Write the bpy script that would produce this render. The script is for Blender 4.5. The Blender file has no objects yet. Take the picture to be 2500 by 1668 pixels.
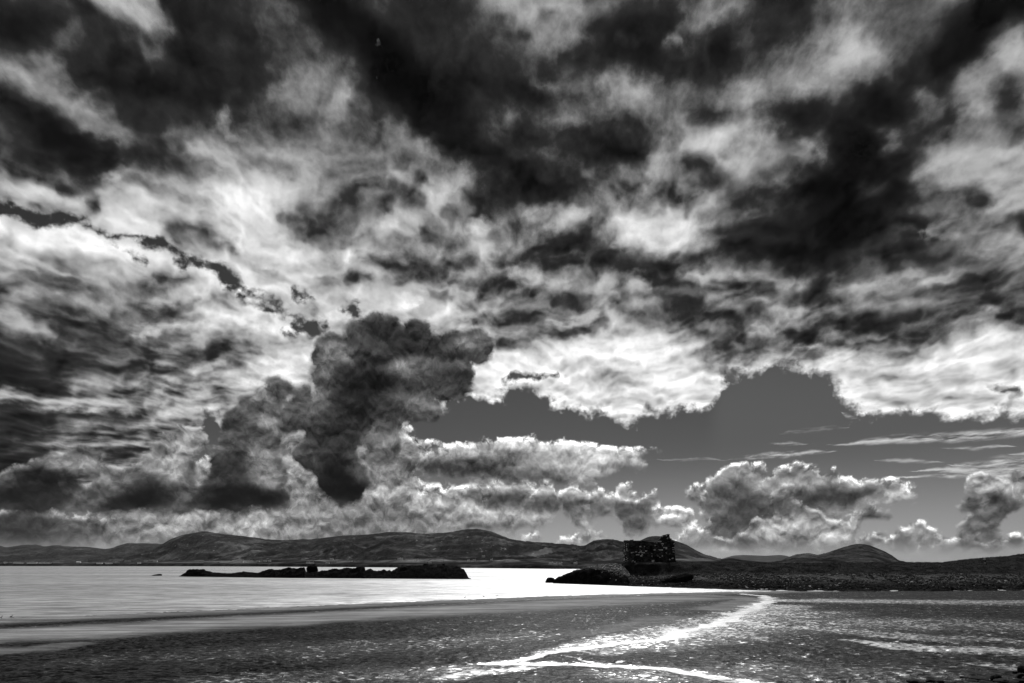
import bpy, bmesh, math, random
import numpy as np
from mathutils import Vector, Matrix
random.seed(7); rng = np.random.default_rng(7)
S = bpy.context.scene
COL = S.collection
R = math.radians

# ------------------------------------------------------------------ camera
F = 1389.0; HX = 1250.0; HY = 1380.0; CH = 5.5      # focal length in photo pixels, principal column, horizon row, eye height
cam_d = bpy.data.cameras.new('camera'); cam = bpy.data.objects.new('camera', cam_d); COL.objects.link(cam)
cam.location = (0, 0, CH); cam.rotation_euler = (R(90), 0, 0)
cam_d.sensor_width = 36.0; cam_d.lens = 36.0*F/2500.0; cam_d.shift_y = (HY-834.0)/2500.0
cam_d.clip_start = 0.3; cam_d.clip_end = 120000
S.camera = cam
S.render.engine = 'CYCLES'
S.cycles.use_denoising = True; S.cycles.denoiser = 'OPENIMAGEDENOISE'; S.cycles.denoising_prefilter = 'ACCURATE'
S.cycles.max_bounces = 6; S.cycles.volume_bounces = 0
S.cycles.sample_clamp_indirect = 4.0; S.cycles.sample_clamp_direct = 12.0
S.cycles.use_adaptive_sampling = True; S.cycles.adaptive_threshold = 0.02; S.cycles.adaptive_min_samples = 24
S.view_settings.view_transform = 'Standard'; S.view_settings.look = 'None'
S.view_settings.exposure = 0.0; S.view_settings.gamma = 1.0

SUN_EL = 48.0; SUN_AZ = 7.0                         # degrees; azimuth measured from +Y towards +X
# ------------------------------------------------------------------ sky: world shader
# The clouds are laid out over the compass and elevation (u = east/north, v = up/north), as soft shapes
# collected in two coarse tables and broken up by noise on the direction vector.
def ss(a, b, x):
    t = np.clip((x-a)/(b-a), 0, 1); return t*t*(3-2*t)
NX = 256; X0, X1 = -150.0, 2650.0
gx = np.linspace(X0, X1, NX)
ya = np.concatenate([np.arange(-60, 480, 27.0), np.arange(480, 1015, 15.0), np.arange(1015, 1300, 25.0)])                      # rows of the cloud-deck table
yb = np.arange(745, 1391, 12.0)                      # rows of the cumulus table
def ell(GX, GY, cx, cy, rx, ry, rot):
    c, s = math.cos(R(rot)), math.sin(R(rot)); dx = GX-cx; dy = GY-cy
    return np.sqrt(((dx*c+dy*s)/rx)**2 + ((-dx*s+dy*c)/ry)**2)
def seg(GX, GY, pts):                                # pts (x, y, w): largest of w - distance
    out = np.full(GX.shape, -1e3)
    for (x0, y0, w0), (x1, y1, w1) in zip(pts[:-1], pts[1:]):
        dx, dy = x1-x0, y1-y0
        t = np.clip(((GX-x0)*dx+(GY-y0)*dy)/(dx*dx+dy*dy), 0, 1)
        d = np.hypot(GX-x0-t*dx, GY-y0-t*dy)
        out = np.maximum(out, w0+(w1-w0)*t-d)
    return out
def paint(T, GX, GY, items):
    for it in items:
        if isinstance(it[0], (list, tuple)):
            pts, tone = it[0], it[1]; op = it[2] if len(it) > 2 else 0.95
            w = np.mean([p[2] for p in pts])
            a = op*ss(-0.7*w, 0.85*w, seg(GX, GY, pts))
        else:
            cx, cy, rx, ry, rot, tone = it[:6]; op = it[6] if len(it) > 6 else 0.92
            a = op*ss(1.55, 0.2, ell(GX, GY, cx, cy, rx, ry, rot))
        T[:] = T*(1-a)+tone/255.0*a
GXA, GYA = np.meshgrid(gx, ya)
BASE = np.array([
 [60,75,140,80,50,85,25,55,70,110,150,110,60,100,80,55,130,105,80,55],
 [90,75,85,60,45,85,100,50,45,75,95,75,75,60,60,120,165,90,35,150],
 [90,110,55,35,70,95,130,75,30,50,80,100,130,85,95,90,90,50,110,130],
 [60,55,110,75,95,110,125,120,50,40,65,55,100,160,150,60,30,60,120,140],
 [150,135,165,100,135,130,110,130,150,75,50,75,130,110,100,60,15,60,120,135],
 [175,175,190,160,210,180,110,120,120,130,95,110,170,140,60,25,15,65,75,100],
 [185,200,200,175,165,175,150,125,110,120,100,90,75,120,95,55,60,85,75,85],
 [100,100,110,150,190,200,190,180,150,125,105,120,120,85,85,95,90,80,80,70],
 [45,65,75,85,110,150,180,200,210,225,170,210,190,130,85,110,120,120,140,170],
 [80,120,110,110,150,190,190,200,210,225,230,235,235,225,205,205,215,225,225,215],
 [45,80,85,120,150,160,150,150,160,200,220,225,225,220,200,200,210,220,220,215],
 [40,80,90,120,140,140,140,140,140,150,150,150,150,150,150,150,150,150,150,150],
 [35,60,80,100,120,120,120,120,120,120,120,120,120,120,120,120,120,120,120,120]])/255.0
bxc = 62.5+125*np.arange(20); byc = 50+100*np.arange(13)
tmp = np.stack([np.interp(gx, bxc, r) for r in BASE])
T0 = np.stack([np.interp(ya, byc, tmp[:, j]) for j in range(NX)], 1)
DECK = [
 # --- top left
 (100,-20,110,40,0,80),(35,62,85,40,0,24),(60,2,45,16,0,112),(140,80,32,48,20,112),(250,60,80,60,10,92),
 ([(-140,110,30),(0,175,34),(90,205,36),(170,240,38),(260,315,34),(335,385,26)],162),(112,146,46,24,35,172),
 ([(-140,200,40),(0,245,30),(80,288,42),(135,332,44),(190,366,42),(240,388,30)],20),(0,345,60,22,20,70),
 (0,385,60,22,20,120),(20,440,90,30,15,170),(90,478,110,30,5,205),([(70,415,14),(150,440,20),(230,468,18)],98),
 (310,440,75,26,15,208),(290,492,80,24,0,188),(420,470,60,25,0,165),
 ([(240,-30,45),(330,18,50),(400,68,42),(450,105,18)],186),(350,160,64,40,10,118),(365,176,16,10,0,150),
 (270,150,45,28,20,36),([(190,192,24),(300,205,34),(400,226,42),(500,214,40),(590,214,34)],29),
 ([(420,-20,40),(480,50,58),(530,92,52),(610,104,30)],36),(640,15,45,30,0,74),(480,160,60,32,25,34),(560,135,50,30,0,70),
 (620,188,50,48,0,48),(400,312,110,56,10,57),(330,362,60,36,20,62),(475,402,75,30,10,72),
 ([(430,330,22),(540,362,34),(620,420,38),(700,452,32)],150),(590,274,24,34,20,184),(612,322,16,14,0,160),
 (740,195,60,78,0,164),(775,165,40,40,0,178),(680,30,40,44,0,108),(740,85,46,50,0,112),
 (700,292,60,28,0,86),(735,372,85,32,5,156),(720,440,70,18,30,96),(590,486,75,34,0,226),
 # --- top middle
 (930,8,60,26,10,96),(1050,40,80,44,20,54),(1080,105,90,50,0,84),(1110,250,140,110,30,38),
 (1230,8,66,34,0,164),(1340,24,80,40,0,176),(1212,58,22,24,0,84),(1342,48,34,12,0,108),(1290,100,30,24,0,74),(1385,105,66,40,0,140),
 ([(760,-40,50),(860,48,52),(940,120,62),(1000,200,66),(1060,290,62),(1120,345,52),(1200,385,46),(1290,440,44)],15),
 (1200,150,80,40,10,70),(1240,210,100,36,10,56),(1190,330,60,40,20,40),
 (1500,52,66,42,0,34),(1545,112,66,44,0,27),(1590,40,50,40,0,44),(1540,70,22,14,0,92),([(1340,172,22),(1450,152,30),(1540,122,26)],48),
 (1330,205,58,18,15,136),(1530,212,54,58,0,182),(1475,255,50,30,-20,146),(1222,288,56,36,-30,96),(1240,272,24,10,-30,124),
 (1380,280,66,22,-10,142),(1430,330,70,24,0,54),(1490,370,80,30,0,44),(1345,372,90,28,10,72),(1330,470,90,44,15,44),
 (830,230,42,74,0,170),(860,308,76,36,0,90),(908,310,16,32,20,72),(955,345,95,36,10,164),(1050,402,115,42,15,166),(1072,450,42,32,0,192),
 (980,472,56,24,0,94),(835,482,50,34,0,80),(870,372,70,26,0,150),(1585,412,66,32,-10,168),(1500,442,66,28,0,94),
 # --- top right
 (1750,24,76,44,-20,150),(1690,62,44,30,0,134),(1620,50,44,40,0,44),(1645,105,26,16,30,150),(1795,115,38,56,0,20),(1660,165,90,26,-5,34),
 (1925,10,60,42,-30,28),(1890,80,44,54,0,44),(2080,120,96,62,-20,202),(2110,105,40,30,0,222),(1955,200,110,42,-10,176),(1850,222,96,30,-8,166),(1930,125,56,28,-20,128),
 (1650,230,70,30,0,110),(2190,60,90,40,-20,98),(2330,2,70,18,0,152),([(2520,-10,40),(2420,48,54),(2340,108,62),(2290,160,52),(2220,196,30)],20),
 (2500,130,70,66,-40,228),(2420,192,66,42,-20,192),(2520,215,50,40,0,188),(2255,172,36,28,0,58),(2272,252,54,32,-10,126),
 (2150,250,86,44,20,26),(2392,262,44,22,0,192),(2470,255,40,62,0,74),(2490,330,40,30,0,84),
 ([(2340,275,32),(2262,360,42),(2190,445,44)],42),(2180,332,40,26,10,150),(1945,300,90,46,-15,26),(1740,272,52,26,0,58),
 (1790,340,96,36,-15,190),(1720,368,90,32,-5,182),(1960,372,56,24,-35,130),(1640,420,60,40,0,146),
 (2380,400,120,95,-20,150),(2330,442,60,34,0,128),(2490,385,60,40,0,166),(2440,440,40,30,0,120),
 (2080,360,60,92,15,8),(2100,405,105,62,0,6),(1965,432,70,30,-5,28),(2060,478,90,70,0,6),(1720,432,76,32,15,70),(1860,446,44,14,0,130),(2150,462,60,20,0,72),
 # --- middle left
 (60,468,70,22,10,200),([(150,452,14),(230,490,22)],92),(300,470,70,22,10,186),(372,522,44,20,0,130),(440,560,66,18,18,128),(545,602,56,24,20,112),(480,472,64,24,20,112),
 (610,518,105,40,12,252),(570,572,60,26,10,240),(660,575,60,50,0,214),(660,655,42,15,15,122),(700,630,40,26,0,225),(755,500,54,64,0,108),(775,560,50,40,0,126),(735,592,30,22,0,190),
 ([(-140,560,40),(0,572,34),(150,590,40),(260,625,42),(400,685,42),(540,742,44),(700,800,44)],236),(745,690,46,34,0,234),
 (150,650,110,30,8,205),(40,690,110,30,5,128),(100,760,150,36,3,70),([(-60,750,14),(40,785,18),(130,826,16)],122),(200,742,95,28,-5,112),
 (30,862,130,40,0,38),(50,925,150,42,0,22),(200,880,90,30,0,58),(330,732,76,26,-12,80),(400,692,50,20,0,108),(262,822,76,30,0,64),
 (402,746,46,18,0,204),(400,782,66,17,0,84),(372,815,46,14,0,182),(430,850,90,19,0,66),(530,872,105,20,0,94),(472,812,46,12,0,192),(560,752,66,22,15,160),
 (620,832,86,24,0,130),(560,802,50,14,0,194),(425,882,56,18,0,140),(300,902,110,28,0,72),(470,915,80,18,0,80),(525,908,40,14,0,186),(592,905,34,15,0,92),(645,905,56,20,0,216),(705,872,44,24,0,172),
 # --- middle
 (842,500,52,42,0,84),(912,500,36,42,30,74),(932,552,38,20,0,178),(1062,480,46,36,0,188),(1010,512,54,24,0,94),(1290,480,76,42,0,44),(1200,520,66,24,-20,70),
 (1182,556,44,20,-10,204),(1050,592,95,18,8,80),(900,602,66,30,10,160),(980,655,68,30,15,74),(1140,632,48,20,0,84),(1202,612,32,18,0,166),(852,630,38,25,-20,228),(872,690,38,18,0,84),(830,662,26,14,0,150),
 (1350,532,76,40,-10,148),(1575,540,84,60,0,198),(1370,592,44,24,0,58),(1300,626,96,20,-5,68),([(1440,605,26),(1550,668,36),(1660,692,34)],56),(1300,676,66,22,5,172),(1212,700,42,28,10,74),
 (1120,682,54,20,0,160),(1350,732,96,34,5,76),(1472,702,38,40,0,166),(1150,746,76,20,10,98),(1020,722,70,24,0,166),(1402,780,64,17,-15,166),(1425,801,86,17,0,84),(1532,770,64,30,10,94),
 (1300,802,56,13,0,88),(1100,802,120,34,5,176),(1290,850,66,24,20,88),(1560,712,44,30,0,182),
 ([(790,770,18),(900,785,20),(990,768,16)],248),([(1180,856,30),(1350,886,36),(1500,872,40),(1600,885,36)],250),(1420,930,340,60,0,226),(1500,850,60,14,-5,210),
 # --- middle right
 (1640,550,76,60,0,208),(1690,505,40,30,0,150),(1700,476,66,18,0,74),(1880,580,135,58,6,16),(2030,520,92,92,0,6),(1960,622,115,28,4,13),
 (2240,590,86,40,10,36),(2180,492,64,34,0,34),(2180,642,110,24,0,68),
 (2372,500,42,25,0,54),(2300,522,40,30,0,108),([(2300,565,14),(2420,532,18),(2490,488,20)],148),(2430,592,66,14,-20,130),(2350,682,70,19,0,54),(2300,625,60,24,10,58),(2480,560,30,24,0,70),(2480,610,40,20,0,104),
 (1740,665,76,20,5,152),(1612,682,44,40,10,44),(1662,742,44,38,0,60),(1760,712,60,20,0,120),(1830,762,110,19,0,70),(1992,732,54,24,0,64),(1920,702,50,18,0,114),(1930,762,50,14,0,126),
 (2200,690,160,17,-5,132),(2120,762,86,24,0,70),(2280,742,80,24,0,80),(2430,756,96,24,-3,42),(1760,822,66,22,0,62),(1842,811,48,13,0,132),(1942,816,54,19,0,68),(2032,806,40,16,0,126),(2140,791,120,13,0,62),
 (2252,822,66,18,-15,86),(1820,862,86,26,-10,70),(1970,842,60,12,0,172),(1972,862,46,14,0,74),(2150,852,66,18,0,96),(2282,842,84,14,-25,100),(1732,906,62,18,0,120),(1650,862,52,28,0,228),(1620,925,110,40,0,228),
 ([(2040,885,26),(2200,886,30),(2500,842,34)],222),(2300,930,280,56,0,212),(1330,960,200,16,0,205),(1520,905,60,14,0,200),(2150,970,120,14,0,190),(2400,965,90,14,0,185),(1250,905,60,18,0,205),(2182,902,32,24,0,172),(2312,862,28,15,0,150),(2470,915,60,30,0,210),
 (700,925,56,50,0,205),(560,945,46,26,0,186),(720,1010,40,40,0,190),(690,1060,40,30,0,170),(520,985,40,16,0,170),
 # --- lower left deck
 (60,968,90,14,0,140),(215,985,120,17,-5,190),([(-60,1000,12),(130,1015,13),(250,1016,13),(400,1000,11)],48),(55,1042,140,24,0,36),(470,965,90,15,0,88),(420,945,60,12,0,150),
 (450,1012,86,17,4,196),(260,1046,110,15,0,84),(60,1085,80,20,0,74),(25,1115,80,46,0,38),(250,1072,86,17,-5,128),(180,1102,66,24,-25,152),(285,1092,66,14,-10,58),(15,1155,70,46,0,22),(322,1112,46,18,0,150),(30,1215,170,46,0,30),
]
paint(T0, GXA, GYA, DECK)
bx = [-150,0,200,330,440,515,560,700,900,1060,1120,1200,1260,1320,1400,1480,1560,1640,1700,1760,1815,1822,1768,1800,1850,1960,2025,2042,2062,2120,2210,2300,2390,2500,2650]
by_ = [1270,1270,1250,1200,1110,1032,1100,1120,1120,1010,972,955,962,985,1003,996,1003,1000,1006,1006,990,985,940,920,906,904,922,960,990,1002,995,1003,998,990,990]
bxs, bys = [], []
for x, y in sorted(zip(bx, by_)): bxs.append(x); bys.append(y)
S0 = (np.interp(GXA, bxs, bys)-GYA)*0.8
S0 = np.minimum(S0, np.where(GYA > 890, np.maximum(np.abs(GXA-1905)*0.75-105-(GYA-925)*0.1, 905-GYA), 60))
HOLES = [[(180,540,3),(245,570,6)],[(400,615,5),(440,645,4),(485,664,6)],[(625,712,5),(700,765,5),(740,795,6)],[(-100,505,14),(0,520,18),(40,530,18),(90,548,17),(150,545,13),(185,540,8)],[(245,570,9),(272,588,13),(310,582,11),(350,598,16),(395,607,14),(405,618,8)],
 [(290,620,7),(335,642,9)],[(405,645,8),(430,660,8)],[(480,664,9),(530,675,11),(575,692,14),(630,712,9)],[(575,716,10),(615,738,9)],[(640,755,7),(705,772,9)],
 [(735,800,14),(790,806,7)],[(728,716,9),(745,732,7)],[(845,760,7),(872,772,7)],[(1215,930,5),(1330,928,6)],[(2430,940,3),(2510,948,4)]]
for h in HOLES:
    S0 = np.minimum(S0, -seg(GXA, GYA, h)*1.6-5)
CIR = np.zeros(GXA.shape)
# --- cumulus
GXB, GYB = np.meshgrid(gx, yb)
def blobs(items):
    out = np.full(GXB.shape, -60.0)
    for it in items:
        if len(it) == 3: d = it[2]-np.hypot(GXB-it[0], GYB-it[1])
        else:
            e = ell(GXB, GYB, it[0], it[1], it[2], it[3], it[4] if len(it) > 4 else 0); d = (1-e)*min(it[2], it[3])
        out = np.maximum(out, d)
    return out
B1 = [(640,1215,430,100),(560,1160,60,50),(690,1090,60),(700,1150,60),(680,1205,60),(900,1110,56),(760,1230,60),(730,1060,40),(960,1130,70),(905,1060,40), # layer behind: horizon banks, slab, arch cloud, little puffs
 (90,1300,200,60),(290,1300,60,45),(380,1285,60),(440,1275,60),(520,1290,60),(600,1280,60),(700,1280,70),(800,1260,75),(900,1260,80),(880,1170,60),(960,1210,70),(1010,1175,26),(1050,1250,56),(1120,1245,52),(1180,1255,46),(1250,1255,46),(1310,1262,34),(1000,1285,60),(1150,1285,60,16),
 (930,1075,40),(985,1055,20),(1000,1095,90,16),(1120,1118,130,30),(1260,1112,150,44),(1180,1145,200,34,2),(1330,1122,140,52),(1450,1120,110,34,6),(1400,1158,110,26,-4),(1490,1135,50,26),(1520,1105,50,10),(1568,1098,24,7),(1540,1142,14,7),
 (1120,1205,20),(1155,1210,26),(1215,1210,44),(1270,1212,40),(1330,1222,44),(1400,1228,40),(1460,1230,34),(1480,1228,22),(1420,1262,30),(1300,1310,18),(1405,1322,14),(1428,1318,16),(1375,1326,12),(1290,1326,12),(1470,1312,10),
 (1528,1198,20),(1545,1215,18),(1515,1240,20),(1535,1250,34),(1570,1245,30),(1590,1222,18),(1550,1275,36),(1600,1258,14),
 (1692,1208,22),(1715,1225,18),(1665,1250,55,13),(1660,1275,70,14),(1690,1305,24),(1715,1312,22),(1670,1320,20),(1700,1330,50,12),
 (1785,1162,30),(1815,1155,28),(1850,1162,26),(1760,1185,32),(1735,1212,26),(1722,1240,18),(1715,1265,14),(1800,1215,76),(1840,1270,110,80),(1770,1300,56,50),(1890,1225,70),(1880,1310,120,30),
 (1910,1172,30),(1950,1165,30),(1980,1160,28),(2030,1170,26),(2080,1180,22),(2120,1184,18),(2160,1186,14),(2190,1180,9),(1990,1205,56),(2060,1205,40),(2120,1200,28),(1960,1245,60),(2010,1245,40),(2150,1195,22),(2120,1192,60,20,3),(2175,1186,40,13,4),(2190,1208,52,14),(2140,1222,46,9),(2065,1243,30,12,-20),
 (2240,1300,26),(2262,1318,30),(2215,1325,34),(2300,1330,40,16),(2330,1345,180,24),(2140,1318,26,16),(2165,1325,16),(2120,1330,30,16),(2480,1325,40,16),(1830,1348,140,10)]
B2 = [ # nearer towers
 (880,855,44),(805,935,46),(975,960,56),(1000,985,44),(870,900,60),(640,1000,48),(615,1050,54),(600,1100,58),(580,1150,62),(700,1030,24),
 (1178,842,24),(1156,826,28),(1168,862,24),(1128,846,38),(1095,852,40),(1060,852,36),(1105,905,46),(1120,938,30),(1085,940,36),(880,808,36),(915,800,34),(955,812,40),(1010,822,38),(960,880,80),(1030,900,70),(890,945,80),(835,1000,76),(800,1050,66),(860,1040,60),(770,1020,52),(815,1110,66),(835,1165,58),(850,1195,36),(765,1110,40),
 (805,850,32),(835,858,34),(790,885,34),(778,915,26),(742,965,26),(722,1000,22),(712,1030,24),(1020,975,40),(1060,985,16),(1055,1008,18),(1010,1000,24),(940,1010,50),(930,1080,44),
 (672,942,17),(694,952,14),(640,962,24),(672,972,24),(610,985,22),(622,1002,36),(590,1030,36),(578,1060,40),(582,1100,46),(560,1130,44),(560,1180,52),(600,1205,46),(530,1200,42),(500,1222,24),(640,1212,38),(655,1015,26),(640,1100,50),(660,1150,40),
 (452,1068,26),(474,1078,26),(420,1088,30),(398,1108,34),(372,1138,34),(402,1150,56),(440,1135,44),(440,1180,46),(352,1178,46),(310,1190,46),(200,1122,30),(228,1140,30),(170,1140,34),(130,1148,30),(100,1152,18),(255,1165,34),(285,1182,36),(40,1205,56),(100,1205,60),(170,1215,50),(250,1215,46),(480,1228,36),(530,1232,44),(600,1232,44),(660,1228,40),(330,1222,46),(400,1222,40),
 (1918,1208,20),(1908,1228,18),(1925,1240,26),(1945,1262,34),(1965,1290,46),(1900,1312,40),(1862,1300,28),(1848,1288,16),(1868,1282,10),(1820,1320,22),(2015,1312,44),(2058,1298,30),(2085,1276,18),(2100,1264,10),(1990,1270,22),(2120,1256,16,7),(1955,1330,120,14),
 (2378,1188,16),(2400,1184,20),(2428,1186,26),(2455,1200,32),(2440,1235,38),(2372,1238,16),(2352,1242,8),(2395,1255,26),(2375,1285,26),(2395,1305,38),(2365,1322,26),(2418,1328,26),(2480,1168,18),(2500,1200,34),(2470,1230,30),(2530,1190,40)]
B1 += [(205,1258,40,11),(140,1264,26,8)]
S1 = blobs(B1); S2 = blobs(B2)
S2 = np.where(GXB < 730, np.minimum(S2, (1243-GYB)*0.9), S2)      # flat cloud bases
T1 = np.full(GXB.shape, 120/255.0); T2 = np.full(GXB.shape, 70/255.0)
paint(T1, GXB, GYB, [(560,1130,120,40,0,160),(720,1100,60,60,0,140),(700,1180,60,50,0,150),(760,1240,60,30,0,140),(480,1200,60,40,0,140),(60,1300,150,60,0,40),(170,1320,120,40,0,62),(270,1300,70,60,0,96),(205,1258,46,11,0,205),(140,1264,30,8,0,165),(300,1330,200,20,0,100),(400,1270,80,40,0,150),(470,1250,60,30,0,170),(330,1300,60,24,0,140),(560,1300,90,40,0,138),(640,1290,60,40,0,165),(720,1290,80,30,0,135),
 (850,1170,60,50,0,130),(930,1200,60,40,0,150),(870,1250,60,30,0,110),(800,1260,60,30,0,128),(1000,1200,40,40,0,150),(980,1262,60,30,0,120),(1060,1230,60,26,0,172),(1150,1250,80,34,0,182),(1260,1250,60,30,0,175),(1310,1268,50,24,0,180),(1200,1290,120,14,0,110),
 (940,1070,60,26,0,200),(1100,1105,120,18,0,190),(1060,1130,120,20,0,86),(1150,1150,160,24,2,70),(1250,1120,70,18,0,96),(1330,1085,160,16,0,222),(1400,1130,110,34,0,176),(1470,1112,90,20,0,212),(1450,1155,60,16,0,165),(1300,1165,90,16,0,80),
 (1200,1190,60,10,5,190),(1300,1196,60,10,8,186),(1430,1206,80,10,3,176),(1230,1222,80,20,3,66),(1340,1235,80,20,0,72),(1440,1235,60,16,0,84),(1430,1268,40,16,0,160),
 (1550,1250,50,40,0,72),(1550,1290,50,20,0,96),(1530,1195,24,10,0,160),(1540,1225,30,10,0,170),(1665,1260,80,24,0,150),(1690,1300,40,20,0,165),(1700,1335,60,14,0,120),
 (1840,1260,110,80,0,62),(1780,1200,60,24,-30,84),(1800,1160,60,16,0,150),(1870,1190,60,16,15,150),(1960,1176,60,14,0,160),(2020,1215,90,26,0,54),(2090,1205,60,16,0,58),(2110,1178,80,8,5,170),(1850,1310,150,20,0,92),(1830,1348,150,9,0,190),(2190,1208,60,14,0,196),(2140,1224,50,8,0,170),
 (2240,1305,36,20,0,170),(2205,1330,30,20,0,80),(2290,1330,40,14,0,150),(2340,1352,170,18,0,112),(2140,1322,50,16,0,84),(2480,1326,36,12,0,74)])
paint(T2, GXB, GYB, [(930,860,170,80,-20,50),(860,980,110,90,-50,44),(900,950,80,40,-40,32),(820,1090,80,70,0,44),(830,1180,70,50,0,22),(845,1205,60,26,0,18),(985,895,46,22,-10,124),(1050,880,50,24,0,72),(1140,838,34,18,0,118),(1165,850,14,20,0,80),(1100,930,60,34,0,54),(815,860,46,30,0,132),(790,905,30,30,0,112),(765,960,46,28,0,104),(750,1010,50,30,0,78),(1035,990,46,26,0,108),(930,1080,44,40,0,112),(890,1140,40,40,0,80),(960,1040,40,24,0,84),
 (650,960,50,26,0,124),(600,1005,36,30,0,104),(575,1040,26,30,0,60),(590,1080,56,50,0,72),(560,1150,60,40,0,44),(570,1215,100,36,0,14),(640,1120,40,50,0,128),(660,1170,34,34,0,120),(650,1030,30,24,0,150),(640,1215,40,24,0,24),
 (450,1085,60,36,0,172),(385,1125,44,34,0,150),(425,1145,34,34,0,165),(440,1195,46,30,0,84),(340,1205,70,40,0,22),(310,1180,40,24,0,70),(200,1135,70,22,0,150),(160,1135,46,14,0,150),(110,1160,50,20,0,34),(150,1175,50,18,0,24),(270,1170,50,24,0,110),(60,1215,80,40,0,26),(120,1215,60,40,0,30),(200,1230,60,24,0,78),(330,1228,70,16,0,20),
 (1918,1208,24,18,0,130),(1920,1235,24,24,0,84),(1945,1265,28,26,0,112),(1960,1295,60,34,0,160),(1885,1305,50,30,0,188),(2030,1310,60,34,0,176),(2080,1280,30,20,0,180),(1950,1332,130,12,0,120),(2120,1256,18,7,0,90),
 (2400,1190,50,24,0,190),(2450,1185,40,18,0,176),(2440,1235,36,34,0,74),(2385,1240,40,16,0,92),(2390,1285,40,24,0,86),(2390,1310,50,24,0,120),(2500,1195,40,34,0,186),(2370,1325,30,14,0,110)])
def rimmap(Sf, base):
    gy, gxx = np.gradient(Sf, yb, gx); n = np.hypot(gx_ := gxx, gy)+1e-6
    return np.clip(base*(0.45+0.75*gy/n-0.15*np.sign(1250-GXB)*gx_/n), 0, 1)
R1 = rimmap(S1, np.interp(GXB, [0,900,1000,2600], [0.50,0.55,0.74,0.90]))
R2 = rimmap(S2, np.interp(GXB, [0,560,760,1200,1800,2600], [0.38,0.36,0.32,0.36,0.55,0.62]))

world = bpy.data.worlds.new('World'); S.world = world; world.use_nodes = True
world.cycles.sampling_method = 'MANUAL'; world.cycles.sample_map_resolution = 256
nt = world.node_tree; nt.nodes.clear()
class NB:                                            # small helper for building node graphs
    def __init__(self, nt): self.nt = nt
    def new(self, t, **kw):
        n = self.nt.nodes.new(t)
        for k, v in kw.items(): setattr(n, k, v)
        return n
    def put(self, sock, v):
        if isinstance(v, bpy.types.NodeSocket): self.nt.links.new(v, sock)
        elif v is not None: sock.default_value = v
    def m(self, op, a, b=None, c=None, clamp=False):
        n = self.new('ShaderNodeMath', operation=op, use_clamp=clamp)
        for i, v in enumerate((a, b, c)):
            if v is not None: self.put(n.inputs[i], v)
        return n.outputs[0]
    def v(self, op, a, b=None, scale=None):
        n = self.new('ShaderNodeVectorMath', operation=op)
        self.put(n.inputs[0], a)
        if b is not None: self.put(n.inputs[1], b)
        if scale is not None: self.put(n.inputs['Scale'], scale)
        return n.outputs['Value'] if op in ('DOT_PRODUCT', 'LENGTH') else n.outputs[0]
    def xyz(self, x=0.0, y=0.0, z=0.0):
        n = self.new('ShaderNodeCombineXYZ')
        for i, k in enumerate((x, y, z)): self.put(n.inputs[i], k)
        return n.outputs[0]
    def sep(self, a):
        n = self.new('ShaderNodeSeparateXYZ'); self.put(n.inputs[0], a); return n.outputs
    def rng(self, x, a, b, c=0.0, d=1.0, kind='SMOOTHSTEP'):
        n = self.new('ShaderNodeMapRange', interpolation_type=kind)
        for i, k in enumerate((x, a, b, c, d)): self.put(n.inputs[i], k)
        return n.outputs[0]
    def mix(self, f, a, b):
        n = self.new('ShaderNodeMix', data_type='FLOAT'); self.put(n.inputs[0], f); self.put(n.inputs[2], a); self.put(n.inputs[3], b); return n.outputs[0]
    def vmix(self, f, a, b):
        n = self.new('ShaderNodeMix', data_type='VECTOR'); self.put(n.inputs[0], f); self.put(n.inputs[4], a); self.put(n.inputs[5], b); return n.outputs[1]
    def noise(self, vec, scale, detail=4.0, rough=0.5, dist=0.0, lac=2.0, color=False, kind='FBM'):
        n = self.new('ShaderNodeTexNoise', noise_dimensions='3D', noise_type=kind)
        self.put(n.inputs['Vector'], vec); self.put(n.inputs['Scale'], scale); n.inputs['Detail'].default_value = detail
        n.inputs['Roughness'].default_value = rough; n.inputs['Lacunarity'].default_value = lac; n.inputs['Distortion'].default_value = dist
        return n.outputs['Color' if color else 'Fac']
    def vor(self, vec, scale, detail=0.0, rough=0.5, feature='F1', smooth=0.5, out='Distance', lac=2.0):
        n = self.new('ShaderNodeTexVoronoi', voronoi_dimensions='2D', feature=feature)
        self.put(n.inputs['Vector'], vec); self.put(n.inputs['Scale'], scale)
        n.inputs['Detail'].default_value = detail; n.inputs['Roughness'].default_value = rough; n.inputs['Lacunarity'].default_value = lac
        if feature == 'SMOOTH_F1': n.inputs['Smoothness'].default_value = smooth
        return n.outputs[out]
W = NB(nt)
def table(xn, y, rows, chans):                       # rows of curves over xn, blended along y
    acc = None
    for i, yr in enumerate(rows):
        c = W.new('ShaderNodeRGBCurve'); mp = c.mapping; mp.use_clip = False; mp.extend = 'HORIZONTAL'
        for k, ch in enumerate(chans):
            cv = mp.curves[k]; vals = ch[i]
            cv.points[0].location = (0.0, float(vals[0])); cv.points[1].location = (1.0, float(vals[-1]))
            for j in range(1, NX-1): cv.points.new(j/(NX-1), float(vals[j]))
            for p in cv.points: p.handle_type = 'AUTO_CLAMPED'
        mp.update()
        if acc is None: W.put(c.inputs['Color'], xn)
        else:                                        # tie each row to the one before, so that they are evaluated in turn
            q = W.new('ShaderNodeVectorMath', operation='MULTIPLY_ADD'); W.put(q.inputs[0], acc); q.inputs[1].default_value = (1e-9,)*3; W.put(q.inputs[2], xn)
            W.put(c.inputs['Color'], q.outputs[0])
        acc = c.outputs[0] if acc is None else W.vmix(W.rng(y, float(rows[i-1]), float(yr), kind='LINEAR'), acc, c.outputs[0])
    return acc
D = W.new('ShaderNodeTexCoord').outputs['Generated']
dx, dy, dz = W.sep(D)
ys = W.m('MAXIMUM', dy, 0.04)
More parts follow.
